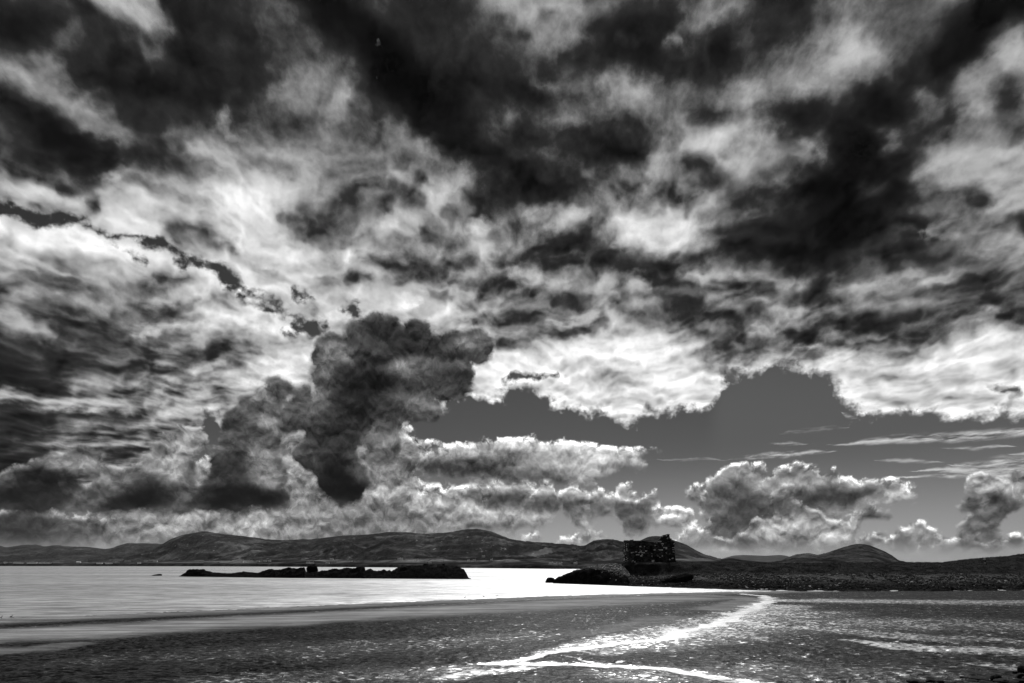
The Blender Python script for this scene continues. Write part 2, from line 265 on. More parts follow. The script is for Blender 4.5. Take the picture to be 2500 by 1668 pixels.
px = W.m('MULTIPLY_ADD', W.m('DIVIDE', dx, ys), F, HX)
py = W.m('MULTIPLY_ADD', W.m('DIVIDE', dz, ys), -F, HY)
# plane of the cloud deck
up = W.m('ADD', W.m('MAXIMUM', dz, 0.0), 0.16)
P = W.xyz(W.m('DIVIDE', dx, up), W.m('DIVIDE', dy, up), 0.0)
wA = W.v('SUBTRACT', W.noise(D, 7.0, 4, 0.58, color=True), (0.5, 0.5, 0.5))
wax, way, waz = W.sep(wA)
wB = W.v('SUBTRACT', W.noise(D, 26.0, 5, 0.6, color=True), (0.5, 0.5, 0.5))
wbx, wby, wbz = W.sep(wB)
xa = W.m('ADD', W.m('MULTIPLY_ADD', wax, 240.0, px), W.m('MULTIPLY', wbx, 95.0))
yA = W.m('ADD', W.m('MULTIPLY_ADD', waz, 150.0, py), W.m('MULTIPLY', wbz, 60.0))
inv = 1.0/(X1-X0)
def n01(x):
    t = W.m('MULTIPLY_ADD', x, inv, -X0*inv, clamp=True); return W.xyz(t, t, t)
A = table(n01(xa), yA, ya, [T0, np.clip(S0/160+0.5, 0, 1), CIR])
t0, s0, cir = W.sep(A)
# side and zenith: the deck runs on without laid-out shapes
au = W.m('DIVIDE', W.m('ABSOLUTE', dx), ys)
fr = W.m('MULTIPLY', W.rng(au, 0.96, 1.25, 1.0, 0.0), W.rng(W.m('DIVIDE', dz, ys), 1.0, 1.35, 1.0, 0.0))
gen = W.m('MULTIPLY_ADD', W.m('SUBTRACT', W.noise(P, 1.1, 3, 0.5), 0.5), 1.1, 0.42)
t0 = W.m('MULTIPLY', t0, W.rng(py, 380.0, 620.0, 0.88, 1.0)); t0 = W.mix(fr, gen, t0); s0 = W.mix(fr, 0.75, s0)
# deck shading
n1 = W.m('SUBTRACT', W.noise(W.v('ADD', P, W.v('SCALE', wA, scale=0.25)), 3.2, 6, 0.56), 0.5)
n2 = W.m('SUBTRACT', W.noise(W.v('ADD', D, W.v('SCALE', wA, scale=0.05)), 22.0, 6, 0.62), 0.5)
soft = W.noise(P, 1.3, 1, 0.5)
amp = W.rng(soft, 0.38, 0.62, 0.14, 0.66)
env = W.rng(t0, 0.02, 0.4, 0.30, 1.0, kind='LINEAR')
n3 = W.m('SUBTRACT', W.noise(W.v('ADD', D, W.v('SCALE', wB, scale=0.02)), 85.0, 4, 0.6), 0.5)
td = W.m('ADD', W.m('MULTIPLY_ADD', W.m('MULTIPLY', n3, env), 0.22, t0), W.m('MULTIPLY', env, W.m('ADD', W.m('MULTIPLY', n1, 0.50), W.m('MULTIPLY', n2, amp))))
cell = W.vor(W.v('ADD', P, W.v('SCALE', wA, scale=0.30)), 5.4, detail=2.0, rough=0.55, feature='SMOOTH_F1', smooth=0.6, lac=2.2)
cellb = W.vor(W.v('ADD', W.v('ADD', P, W.v('SCALE', wA, scale=0.30)), (0.0, -0.045, 0.0)), 5.4, detail=2.0, rough=0.55, feature='SMOOTH_F1', smooth=0.6, lac=2.2)
cl = W.m('ADD', W.m('MULTIPLY', W.m('SUBTRACT', cell, 0.43), 0.24), W.m('MULTIPLY', W.m('SUBTRACT', cell, cellb), 0.40))
td = W.m('MULTIPLY_ADD', W.m('MULTIPLY', cl, env), W.rng(py, 150.0, 560.0, 0.4, 1.0), td)
td = W.m('MULTIPLY_ADD', W.m('SUBTRACT', td, 0.44), 1.15, 0.385)
sd = W.m('MULTIPLY', W.m('SUBTRACT', s0, 0.5), 160.0)
sd = W.m('ADD', W.m('MULTIPLY_ADD', n3, 36.0, sd), W.m('ADD', W.m('MULTIPLY', n2, 64.0), W.m('MULTIPLY', wby, 30.0)))
ad = W.rng(sd, -12.0, 16.0)
td = W.m('ADD', td, W.m('MULTIPLY', W.rng(sd, 2.0, 40.0, 0.16, 0.0), W.rng(py, 780.0, 860.0)))
td = W.m('SUBTRACT', td, W.m('MULTIPLY', W.m('MAXIMUM', W.m('SUBTRACT', td, 0.66), 0.0), 0.32))
td = W.m('ADD', td, W.m('MULTIPLY', W.m('MAXIMUM', W.m('SUBTRACT', 0.20, td), 0.0), 0.55))
td = W.m('MAXIMUM', td, 0.02)
# clear air behind: physical sky, in grey
sky = W.new('ShaderNodeTexSky', sky_type='NISHITA', sun_disc=False, sun_elevation=R(SUN_EL), sun_rotation=R(SUN_AZ), altitude=0, air_density=1.0, dust_density=0.3, ozone_density=1.0)
bw = W.new('ShaderNodeRGBToBW'); W.put(bw.inputs[0], sky.outputs[0])
clear = W.m('MULTIPLY', W.m('POWER', W.m('MULTIPLY', bw.outputs[0], 0.02), 1.6), 2.7)
lin = lambda t: W.m('POWER', W.m('MAXIMUM', t, 0.004), 2.2)
clear = W.m('ADD', clear, W.rng(dz, 0.0, 0.20, 0.16, 0.0))
clear = W.m('MULTIPLY', clear, W.rng(W.m('MULTIPLY_ADD', py, 0.04, px), 1755.0, 1812.0, 1.0, W.rng(py, 930.0, 1160.0, 1.35, 1.0)))
cpx = W.m('MULTIPLY_ADD', wbx, 60.0, px); cpy = W.m('ADD', W.m('MULTIPLY_ADD', wbz, 22.0, py), W.m('MULTIPLY', waz, 20.0))
cs = None                                            # thin cirrus bars, each a line over the compass with its own slope
for xa_, yp, xb_, yq, w, o in [(1770,1120,2045,1100,8,0.85),(2010,1086,2700,1040,15,0.9),(2290,1096,2490,1088,6,0.6),(2130,1122,2310,1130,6,0.5),(2310,1138,2760,1112,20,0.9),(2150,1166,2700,1156,7,0.9),
                               (2220,1150,2760,1140,14,0.85),(1900,1062,2080,1038,7,0.22),(1880,1083,1970,1085,5,0.4),(2045,1010,2095,1020,6,0.4),(1600,1122,1780,1120,4,0.3),(2460,1108,2640,1100,7,0.6)]:
    tt_ = W.m('DIVIDE', W.m('SUBTRACT', cpx, float(xa_)), float(xb_-xa_), clamp=True)
    wd = W.m('MULTIPLY_ADD', W.m('MULTIPLY', W.m('MULTIPLY', tt_, W.m('SUBTRACT', 1.0, tt_)), 4.0), float(w), 0.01)
    a_ = W.rng(W.m('DIVIDE', W.m('ABSOLUTE', W.m('SUBTRACT', cpy, W.m('MULTIPLY_ADD', tt_, float(yq-yp), float(yp)))), wd), 0.0, 1.25, float(o), 0.0)
    cs = a_ if cs is None else W.m('MAXIMUM', cs, a_)
cs = W.m('MULTIPLY', cs, W.rng(W.noise(W.v('MULTIPLY', D, (26.0, 26.0, 170.0)), 1.0, 5, 0.65), 0.36, 0.62))
clear = W.mix(cs, clear, 0.66)
col = W.mix(ad, clear, lin(td))
# cumulus layers
hB = lambda vec, k: W.m('SUBTRACT', 1.0, W.vor(vec, k, detail=3.0, rough=0.52, feature='SMOOTH_F1', smooth=0.3, lac=2.3))
qd = W.m('DIVIDE', 2.0, W.m('MAXIMUM', W.m('ADD', dy, 1.0), 0.5))
vecC = W.v('ADD', W.xyz(W.m('MULTIPLY', dx, qd), W.m('MULTIPLY', dz, qd), 0.0), W.v('SCALE', W.xyz(wbx, wbz, 0.0), scale=0.035))
xb = W.m('MULTIPLY_ADD', wbx, 46.0, px); yB = W.m('MULTIPLY_ADD', wbz, 40.0, py)
c1 = table(n01(xb), yB, yb, [np.clip(S1/120+0.5, 0, 1), T1, R1])
c2 = table(n01(xb), yB, yb, [np.clip((S2+5)/120+0.5, 0, 1), T2, R2])
LUP = (0.0, 0.009, 0.0)
def cumulus(c, k, col, ea, erode, rw):
    s, t, r = W.sep(c)
    h = hB(vecC, k); h2 = hB(W.v('ADD', vecC, LUP), k)
    em = W.m('SUBTRACT', h, h2)
    s = W.m('MULTIPLY', W.m('SUBTRACT', s, 0.5), 120.0)
    s = W.m('ADD', s, W.m('MULTIPLY', W.m('SUBTRACT', h, 0.05), erode))
    a = W.m('MULTIPLY', W.m('MULTIPLY', W.rng(s, -5.0, 10.0), fr), W.rng(py, 1305.0, 1362.0, 1.0, 0.15))
    rim = W.m('MULTIPLY', W.m('MULTIPLY', r, W.rng(s, 0.0, rw, 1.0, 0.0)), W.m('MULTIPLY_ADD', em, 1.8, 0.55, clamp=True))
    tt = W.m('ADD', W.m('ADD', t, rim), W.m('MULTIPLY', em, W.m('MULTIPLY_ADD', t, ea, 0.04)))
    tt = W.m('ADD', tt, W.m('MULTIPLY', W.m('MULTIPLY', wby, t), 0.5))
    return W.mix(a, col, lin(tt))
col = cumulus(c1, 26.0, col, W.rng(px, 1000.0, 1350.0, 0.74, 0.5), 17.0, 17.0)
col = cumulus(c2, 17.0, col, 1.0, 21.0, 18.0)
low = W.rng(dz, -0.02, 0.0)
col = W.m('MULTIPLY', col, W.mix(low, 0.3, 1.0))
bg = W.new('ShaderNodeBackground'); W.put(bg.inputs['Color'], W.xyz(col, col, col)); bg.inputs['Strength'].default_value = 1.0
out = W.new('ShaderNodeOutputWorld'); nt.links.new(bg.outputs[0], out.inputs[0])

# ------------------------------------------------------------------ sun
sun_d = bpy.data.lights.new('sun', 'SUN'); sun_d.energy = 5.0; sun_d.angle = R(0.6); sun_d.color = (1, 1, 1)
sun = bpy.data.objects.new('sun', sun_d); COL.objects.link(sun)
sv = Vector((math.sin(R(SUN_AZ))*math.cos(R(SUN_EL)), math.cos(R(SUN_AZ))*math.cos(R(SUN_EL)), math.sin(R(SUN_EL))))
sun.rotation_euler = sv.to_track_quat('Z', 'Y').to_euler()
# ------------------------------------------------------------------ helpers
def P3(x, y, d): return ((x-HX)/F*d, d, CH-(y-HY)/F*d)        # photo pixel and distance -> world point
perm = np.random.default_rng(3).permutation(256); perm = np.concatenate([perm, perm, perm])
G3 = np.random.default_rng(4).normal(size=(256, 3)); G3 /= np.linalg.norm(G3, axis=1)[:, None]
def pn(x, y, z=None):
    x = np.asarray(x, float); y = np.asarray(y, float); z = np.zeros_like(x)+0.37 if z is None else np.asarray(z, float)+np.zeros_like(x)
    xi, yi, zi = np.floor(x).astype(int), np.floor(y).astype(int), np.floor(z).astype(int)
    xf, yf, zf = x-xi, y-yi, z-zi
    u, v, w = (t*t*t*(t*(t*6-15)+10) for t in (xf, yf, zf))
    out = 0
    for i in (0, 1):
        for j in (0, 1):
            for k in (0, 1):
                h = perm[perm[perm[(xi+i) & 255]+((yi+j) & 255)]+((zi+k) & 255)]
                g = G3[h]
                out = out+(u if i else 1-u)*(v if j else 1-v)*(w if k else 1-w)*(g[..., 0]*(xf-i)+g[..., 1]*(yf-j)+g[..., 2]*(zf-k))
    return out*1.6
def fbm(x, y, z=None, o=5, r=0.5, ridge=False):
    s = 0; a = 1.0; f = 1.0; zz = 0.37 if z is None else z
    for i in range(o):
        n = pn(x*f+i*17.3, y*f+i*9.1, zz*f+i*5.7)
        s = s+a*((1-2*np.abs(n)) if ridge else n); a *= r; f *= 2.03
    return s
def link(name, me, mat, parent=None):
    if mat: me.materials.append(mat)
    o = bpy.data.objects.new(name, me); COL.objects.link(o)
    if parent: o.parent = parent
    return o
def mesh(name, V, Fc, mat, parent=None, smooth=False):
    V = np.asarray(V, np.float32); Fc = np.asarray(Fc, np.int32); n = Fc.shape[1]
    me = bpy.data.meshes.new(name); me.vertices.add(len(V)); me.vertices.foreach_set('co', V.ravel())
    me.loops.add(Fc.size); me.loops.foreach_set('vertex_index', Fc.ravel())
    me.polygons.add(len(Fc)); me.polygons.foreach_set('loop_start', np.arange(0, Fc.size, n, dtype=np.int32))
    me.polygons.foreach_set('use_smooth', np.full(len(Fc), smooth))
    me.update(calc_edges=True); me.validate()
    return link(name, me, mat, parent)
def grid(name, X, Y, Z, mat, parent=None, smooth=True, attrs=None):
    r, c = X.shape; V = np.stack([X, Y, Z], -1).reshape(-1, 3)
    i = np.arange(r*c).reshape(r, c)
    Fc = np.stack([i[:-1, :-1], i[:-1, 1:], i[1:, 1:], i[1:, :-1]], -1).reshape(-1, 4)
    o = mesh(name, V, Fc, mat, parent, smooth)
    for k, a in (attrs or {}).items():
        at = o.data.attributes.new(k, 'FLOAT', 'POINT'); at.data.foreach_set('value', np.asarray(a, np.float32).ravel())
    return o
def structure(o): o['kind'] = 'structure'; return o
def stuff(o, label=None, cat=None):
    o['kind'] = 'stuff'
    if label: o['label'] = label
    if cat: o['category'] = cat
    return o
def tag(o, label, cat, group=None):
    o['label'] = label; o['category'] = cat
    if group: o['group'] = group
    return o
def empty(name, loc, rz=0):
    o = bpy.data.objects.new(name, None); COL.objects.link(o); o.location = loc; o.rotation_euler = (0, 0, rz); o.empty_display_size = 0.3; return o
def material(name, fn):
    m = bpy.data.materials.new(name); m.use_nodes = True; t = m.node_tree; t.nodes.clear(); b = NB(t)
    p = b.new('ShaderNodeBsdfPrincipled'); o = b.new('ShaderNodeOutputMaterial'); t.links.new(p.outputs[0], o.inputs[0])
    fn(b, p); return m
def setp(b, p, base=None, rough=None, spec=None, normal=None):
    if base is not None:
        if isinstance(base, (int, float)): p.inputs['Base Color'].default_value = (base, base, base, 1)
        else: b.put(p.inputs['Base Color'], b.xyz(base, base, base))
    if rough is not None: b.put(p.inputs['Roughness'], rough)
    if spec is not None: b.put(p.inputs['Specular IOR Level'], spec)
    if normal is not None: b.put(p.inputs['Normal'], normal)
def bump(b, h, dist, strength=1.0):
    n = b.new('ShaderNodeBump'); b.put(n.inputs['Height'], h); n.inputs['Distance'].default_value = dist; n.inputs['Strength'].default_value = strength; return n.outputs[0]
def opos(b): return b.new('ShaderNodeTexCoord').outputs['Object']
def attr(b, n):
    a = b.new('ShaderNodeAttribute'); a.attribute_name = n; return a.outputs['Fac']

# ------------------------------------------------------------------ materials
def f_plain(v, r=0.9, s=0.3, var=0.3, k=2.0):
    def fn(b, p):
        n = b.noise(opos(b), k, 5, 0.6); setp(b, p, b.rng(n, 0.3, 0.7, v*(1-var), v*(1+var)), r, s, bump(b, n, 0.03))
    return fn
def f_hill(dark, light, k, fields):
    def fn(b, p):
        o = opos(b)
        n = b.noise(o, 0.0035*k, 7, 0.62, 0.4); n2 = b.noise(b.v('MULTIPLY', o, (1.0, 1.0, 0.35)), 0.02*k, 6, 0.65)
        t = b.m('ADD', b.rng(n, 0.46, 0.72), b.m('MULTIPLY', b.rng(n2, 0.48, 0.78), 0.5))
        base = b.mix(b.m('MULTIPLY', t, 0.75, clamp=True), dark, light)
        rock = b.rng(b.noise(b.v('MULTIPLY', o, (1.0, 0.25, 1.6)), 0.03*k, 6, 0.75), 0.58, 0.70)
        hi = b.rng(b.noise(o, 0.002*k, 3, 0.5), 0.48, 0.62)
        base = b.mix(b.m('MULTIPLY', b.m('MULTIPLY', rock, hi), 0.85), base, light*2.3)
        if fields:
            z = b.sep(o)[2]
            vn = b.new('ShaderNodeTexVoronoi', voronoi_dimensions='2D', feature='F1'); b.put(vn.inputs['Vector'], b.v('MULTIPLY', o, (1.0, 0.6, 1.0))); vn.inputs['Scale'].default_value = 0.011
            c = b.sep(vn.outputs['Color'])[0]
            ed = b.new('ShaderNodeTexVoronoi', voronoi_dimensions='2D', feature='DISTANCE_TO_EDGE'); b.put(ed.inputs['Vector'], b.v('MULTIPLY', o, (1.0, 0.6, 1.0))); ed.inputs['Scale'].default_value = 0.011
            fld = b.m('MULTIPLY', b.rng(c, 0.35, 1.0, 0.012, 0.13, kind='LINEAR'), b.rng(ed.outputs['Distance'], 0.02, 0.06, 0.35, 1.0))
            fld = b.m('MULTIPLY', fld, b.rng(n2, 0.3, 0.7, 0.6, 1.4))
            base = b.mix(b.m('MULTIPLY', b.m('MULTIPLY', b.rng(z, fields*0.15, fields*0.3), b.rng(z, fields, fields*1.6, 1.0, 0.0)), b.rng(b.noise(o, 0.0016, 3, 0.5), 0.36, 0.5)), base, fld)
        gul = b.noise(b.v('MULTIPLY', o, (1.0, 0.12, 0.2)), 0.012*k, 5, 0.7, 0.5)
        base = b.m('MULTIPLY', base, b.rng(gul, 0.35, 0.65, 0.55, 1.5))
        setp(b, p, base, 1.0, 0.0, bump(b, b.m('ADD', n2, b.m('MULTIPLY', gul, 0.7)), 22.0/k, 1.0))
    return fn
M = {}
M['range'] = material('far_heath', f_hill(0.020, 0.06, 0.7, 0))
M['mount'] = material('mountain_heath', f_hill(0.015, 0.115, 1.0, 0))
M['fore'] = material('coastal_fields', f_hill(0.012, 0.075, 1.8, 60))
M['crag'] = material('crag_heath', f_hill(0.015, 0.11, 2.6, 0))
M['dark'] = material('dark_heath', f_hill(0.010, 0.03, 2.5, 0))
def f_rock(b, p):
    o = opos(b); n = b.noise(o, 0.9, 7, 0.65, 0.6); n2 = b.noise(b.v('MULTIPLY', o, (1, 1, 2.5)), 3.5, 5, 0.7)
    setp(b, p, b.m('MULTIPLY', b.rng(n, 0.3, 0.75, 0.003, 0.014), b.rng(n2, 0.3, 0.7, 0.6, 1.6)), 0.95, 0.0, bump(b, b.m('ADD', n, b.m('MULTIPLY', n2, 0.4)), 0.35, 1.0))
M['rock'] = material('wet_black_rock', f_rock)
def f_stone(lo, hi, thr, bright, pk=0.9):
    def fn(b, p):
        g = b.new('ShaderNodeNewGeometry'); r = g.outputs['Random Per Island']
        n = b.noise(opos(b), 6.0, 4, 0.6)
        patch = b.noise(opos(b), 0.42, 3, 0.6)
        base = b.mix(b.rng(b.m('ADD', r, b.m('MULTIPLY', b.m('SUBTRACT', patch, 0.5), pk)), thr, thr+0.05), b.rng(r, 0.0, 1.0, lo, hi, kind='LINEAR'), bright)
        setp(b, p, b.m('MULTIPLY', base, b.rng(n, 0.3, 0.7, 0.7, 1.25)), 0.9, 0.0, bump(b, n, 0.04))
    return fn
M['castle'] = material('castle_masonry', f_stone(0.010, 0.075, 0.90, 0.70, 1.3))
M['core'] = material('castle_rubble_core', f_plain(0.022, 1.0, 0.05, 0.4, 1.5))
M['shingle'] = material('shingle_stones', f_stone(0.010, 0.055, 0.90, 0.26))
M['pale'] = material('pale_shingle', f_stone(0.03, 0.17, 0.85, 0.40))
M['boulder'] = material('dark_boulder', f_plain(0.012, 0.8, 0.05, 0.5, 6.0))
def f_land(b, p):                                    # headland: turf above, stony below
    o = opos(b); z = b.sep(o)[2]; s = attr(b, 'stony')
    n = b.noise(o, 0.35, 7, 0.66, 0.3); n2 = b.noise(o, 3.2, 5, 0.7); n3 = b.noise(b.v('MULTIPLY', o, (0.25, 1, 1)), 0.8, 4, 0.6)
    turf = b.m('MULTIPLY', b.rng(n, 0.35, 0.7, 0.008, 0.032), b.rng(n2, 0.3, 0.7, 0.5, 1.5))
    st = b.m('MULTIPLY', b.rng(z, 0.9, 2.0, 0.012, 0.05), b.m('MULTIPLY', b.rng(n3, 0.35, 0.65, 0.6, 1.4), b.rng(n2, 0.35, 0.7, 0.4, 2.0)))
    setp(b, p, b.mix(s, turf, st), 0.95, 0.0, bump(b, b.m('ADD', n2, b.m('MULTIPLY', n, 2.0)), 0.25, 1.0))
M['land'] = material('headland_turf_and_stones', f_land)
M['grass'] = material('marram_grass', f_plain(0.035, 0.9, 0.1, 0.5, 1.0))
def custom(name, fn):
    m = bpy.data.materials.new(name); m.use_nodes = True; t = m.node_tree; t.nodes.clear(); b = NB(t)
    o = b.new('ShaderNodeOutputMaterial'); t.links.new(fn(b), o.inputs[0]); return m
def dif(b, c, nrm=None):
    d = b.new('ShaderNodeBsdfDiffuse'); b.put(d.inputs['Color'], b.xyz(c, c, c)); d.inputs['Roughness'].default_value = 0.5
    if nrm is not None: b.put(d.inputs['Normal'], nrm)
    return d.outputs[0]
def glo(b, c, r, nrm=None):
    g = b.new('ShaderNodeBsdfGlossy'); b.put(g.inputs['Color'], b.xyz(c, c, c)); b.put(g.inputs['Roughness'], r)
    if nrm is not None: b.put(g.inputs['Normal'], nrm)
    return g.outputs[0]
def smix(b, f, a, c):
    m = b.new('ShaderNodeMixShader'); b.put(m.inputs[0], f); b.nt.links.new(a, m.inputs[1]); b.nt.links.new(c, m.inputs[2]); return m.outputs[0]
def f_sand(b):
    """matte dark sand; where the ripple troughs hold water (attribute wet = how full) a film glitters"""
    o = opos(b); wet = attr(b, 'wet'); tone = attr(b, 'tone')
    n = b.noise(b.v('MULTIPLY', o, (0.35, 1.0, 1.0)), 0.9, 5, 0.62); n3 = b.noise(b.v('MULTIPLY', o, (0.10, 1.0, 1.0)), 0.45, 4, 0.6)
    rip = b.noise(b.v('MULTIPLY', o, (0.62, 1.0, 1.0)), 3.6, 4, 0.6, 0.7); big = b.noise(o, 0.35, 3, 0.55)
    grit = b.noise(o, 9.0, 3, 0.7)
    lvl = b.m('ADD', rip, b.m('MULTIPLY', b.m('SUBTRACT', big, 0.5), 0.28))
    th = b.rng(wet, 0.0, 1.0, 0.80, 0.34, kind='LINEAR')
    film = b.rng(lvl, b.m('SUBTRACT', th, 0.03), b.m('ADD', th, 0.03))
    dark = b.m('MULTIPLY', b.rng(lvl, 0.34, 0.68, 0.003, 0.046), b.rng(grit, 0.3, 0.7, 0.6, 1.5))
    smooth = b.m('MULTIPLY', 0.27, b.m('MULTIPLY', b.rng(n, 0.3, 0.7, 0.8, 1.2), b.rng(n3, 0.3, 0.7, 0.62, 1.3)))
    base = b.mix(tone, dark, smooth)
    nr = bump(b, b.m('ADD', rip, b.m('MULTIPLY', grit, 0.15)), 0.10, 0.9)
    sheen = b.m('MULTIPLY', b.rng(wet, 0.1, 0.8, 0.006, 0.075), b.rng(tone, 0.0, 1.0, 1.0, 0.5))
    d = smix(b, sheen, dif(b, base, nr), glo(b, 1.0, 0.42, nr))
    nw = bump(b, b.noise(o, 7.0, 2, 0.6), 0.03, 0.7)
    w = smix(b, 0.24, dif(b, 0.05), glo(b, 1.0, 0.46, nw))
    return smix(b, b.m('MULTIPLY', film, b.rng(tone, 0.3, 0.9, 1.0, 0.0)), d, w)
M['sand'] = custom('rippled_tidal_sand', f_sand)
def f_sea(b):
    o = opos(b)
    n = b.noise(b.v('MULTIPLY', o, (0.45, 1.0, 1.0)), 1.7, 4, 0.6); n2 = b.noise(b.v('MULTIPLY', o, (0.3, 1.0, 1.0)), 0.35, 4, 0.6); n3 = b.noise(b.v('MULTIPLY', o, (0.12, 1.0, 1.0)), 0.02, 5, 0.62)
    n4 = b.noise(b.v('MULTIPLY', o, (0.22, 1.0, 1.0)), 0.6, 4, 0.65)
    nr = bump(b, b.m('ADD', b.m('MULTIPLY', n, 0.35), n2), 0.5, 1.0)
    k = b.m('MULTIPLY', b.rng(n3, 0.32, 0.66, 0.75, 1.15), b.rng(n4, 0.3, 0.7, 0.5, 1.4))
    return smix(b, b.m('MULTIPLY', k, 0.25), dif(b, b.m('MULTIPLY', k, 0.13)), glo(b, 1.0, 0.50, nr))  # grey diffuse colour stands in for fine sun glitter, streaked by the noise
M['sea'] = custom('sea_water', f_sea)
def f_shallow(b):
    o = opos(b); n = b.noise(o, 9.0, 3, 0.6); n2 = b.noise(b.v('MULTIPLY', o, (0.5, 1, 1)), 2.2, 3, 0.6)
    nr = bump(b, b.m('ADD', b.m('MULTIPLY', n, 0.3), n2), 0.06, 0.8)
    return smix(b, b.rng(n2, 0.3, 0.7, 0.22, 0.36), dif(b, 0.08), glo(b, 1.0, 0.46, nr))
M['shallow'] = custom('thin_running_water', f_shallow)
M['runnel'] = material('still_water', lambda b, p: setp(b, p, 0.02, 0.22, 0.5, bump(b, b.noise(opos(b), 3.0, 3, 0.6), 0.03, 0.8)))
M['white'] = material('whitewash', f_plain(0.75, 0.8, 0.3, 0.1, 0.5))
M['slate'] = material('slate_roof', f_plain(0.10, 0.8, 0.3, 0.3, 0.5))
M['feather_d'] = material('dark_feathers', f_plain(0.03, 0.8, 0.2, 0.3, 20))
M['feather_w'] = material('white_feathers', f_plain(0.8, 0.8, 0.2, 0.1, 20))
M['skin'] = material('skin', f_plain(0.35, 0.6, 0.3, 0.1, 20))
M['shirt'] = material('white_shirt', f_plain(0.8, 0.9, 0.1, 0.1, 10))
M['cloth_d'] = material('dark_trousers', f_plain(0.02, 0.9, 0.1, 0.2, 10))
M['wood'] = material('weathered_wood', f_plain(0.04, 0.9, 0.1, 0.3, 6))

# ------------------------------------------------------------------ the far land
def hill(name, prof, d0, dshore, mat, power=1.5, nx=240, nt=60, rough=0.05, ns=1.0, back=0.35, foot=0.0, seed=0.0):
    """prof: ridge line as photo pixels seen at distance d0; dshore: foot distance (number or function of pixel column)"""
    px_ = np.array([p[0] for p in prof], float); py_ = np.array([p[1] for p in prof], float)
    xs = np.linspace(px_[0], px_[-1], nx); ry = np.interp(xs, px_, py_)
    k = max(1, nx//140); ker = np.ones(2*k+1)/(2*k+1); ry = np.convolve(np.pad(ry, k, mode='edge'), ker, mode='valid')
    t = np.concatenate([np.linspace(0, 1, nt), 1+np.linspace(0.03, back, nt//4)])
    XS, TT = np.meshgrid(xs, t); RY = np.interp(XS, xs, ry)
    ds = dshore(XS) if callable(dshore) else dshore
    D_ = ds+(d0-ds)*TT; X = (XS-HX)/F*D_
    zr = CH-(RY-HY)/F*d0
    s_ = np.where(TT < 1, np.clip(TT, 0, 1)**power, 1-((TT-1)/back)**1.5*0.8)
    H = np.maximum(zr.max()-foot, 5)
    n = fbm(X/ (0.10*d0)*ns+seed, D_/(0.10*d0)*ns+seed, o=6, r=0.52, ridge=True)-0.35
    n2 = fbm(X/(0.02*d0)*ns+seed, D_/(0.02*d0)*ns, o=4, r=0.55)
    Z = foot+(zr-foot)*s_+H*rough*(n*np.sin(np.clip(TT, 0, 1)*math.pi)**0.8*1.0+n2*0.12*np.clip(TT*6, 0, 1))
    Z = np.where(TT <= 0, -2.0, Z)
    return structure(grid(name, X, D_, Z, mat))
shore_x = [-600, 0, 450, 750, 1000, 1350, 1600, 2600]; shore_d = [3600, 3400, 2700, 1800, 1250, 830, 760, 700]
shore = lambda x: np.interp(x, shore_x, shore_d)
hill('far_mountain_range', [(-350,1326),(-200,1336),(-80,1328),(0,1332),(15,1337),(35,1334),(55,1330),(95,1330),(108,1335),(122,1333),(135,1331),(152,1333),(175,1334.5),(205,1335),(230,1337),(245,1340),(262,1341),(280,1336),(300,1329),(312,1326),(330,1327),(345,1326.5),(370,1327),(392,1328),(440,1334),(520,1345)], 8200, 4200, M['range'], 1.1, 300, 70, 0.10, 2.0)
hill('long_mountain', [(215,1372),(283,1362),(300,1361),(330,1356),(370,1343),(400,1327),(420,1315),(440,1307),(470,1302),(487,1297),(505,1297.5),(540,1304),(600,1310),(660,1318),(690,1319.5),(730,1317),(760,1317),(800,1312),(850,1307),(900,1305.5),(950,1299),(1000,1300.5),(1020,1302.5),(1045,1303),(1090,1300),(1130,1294),(1160,1291),(1180,1293),(1205,1300),(1240,1314),(1270,1322),(1300,1325.5),(1350,1328),(1380,1331),(1405,1335),(1450,1338),(1520,1342),(1620,1352)], 5200, lambda x: shore(x)*1.35, M['mount'], 1.35, 460, 110, 0.10, 1.4, seed=3.1)
hill('scree_knoll', [(735,1366),(760,1356),(780,1346),(800,1338),(815,1330),(828,1324),(840,1321.5),(855,1322.5),(868,1328),(880,1333),(892,1336),(905,1342),(920,1352),(935,1362)], 2900, 2300, M['crag'], 0.8, 140, 50, 0.10, 3.0, seed=1.7)
hill('grassy_knoll', [(860,1360),(890,1340),(915,1331),(935,1322),(948,1319.5),(962,1325),(975,1329),(1000,1330),(1040,1338),(1100,1346),(1180,1353),(1260,1360),(1320,1366)], 2700, 1700, M['mount'], 1.0, 200, 50, 0.07, 3.0, seed=7.7)
hill('broken_crag', [(1290,1372),(1340,1356),(1380,1346),(1405,1339),(1425,1335),(1436,1327),(1448,1321),(1462,1318),(1490,1317),(1505,1319),(1520,1323),(1540,1324),(1560,1328),(1590,1340),(1640,1356)], 2200, 1000, M['crag'], 1.1, 220, 70, 0.12, 2.5, seed=5.2)
hill('conical_hill', [(1480,1350),(1520,1338),(1545,1328),(1565,1319),(1580,1311.5),(1592,1309),(1605,1309),(1625,1310),(1640,1317),(1660,1324),(1680,1332),(1700,1344),(1720,1354),(1745,1361),(1765,1367),(1800,1374),(1850,1379)], 2700, 1200, M['mount'], 1.0, 200, 60, 0.05, 2.0, seed=9.3)
hill('low_foothill', [(1690,1376),(1730,1369),(1760,1366.5),(1780,1363),(1792,1363.5),(1812,1367),(1850,1371),(1900,1375)], 1500, 900, M['dark'], 1.0, 120, 40, 0.06, 3.0, seed=2.2)
hill('hazy_far_hill', [(1690,1385),(1735,1372),(1760,1365),(1790,1356.5),(1815,1355),(1870,1357),(1905,1355),(1920,1357),(1935,1362),(1965,1372),(2010,1384)], 16000, 12000, M['range'], 0.9, 160, 40, 0.02, 1.0, seed=4.4)
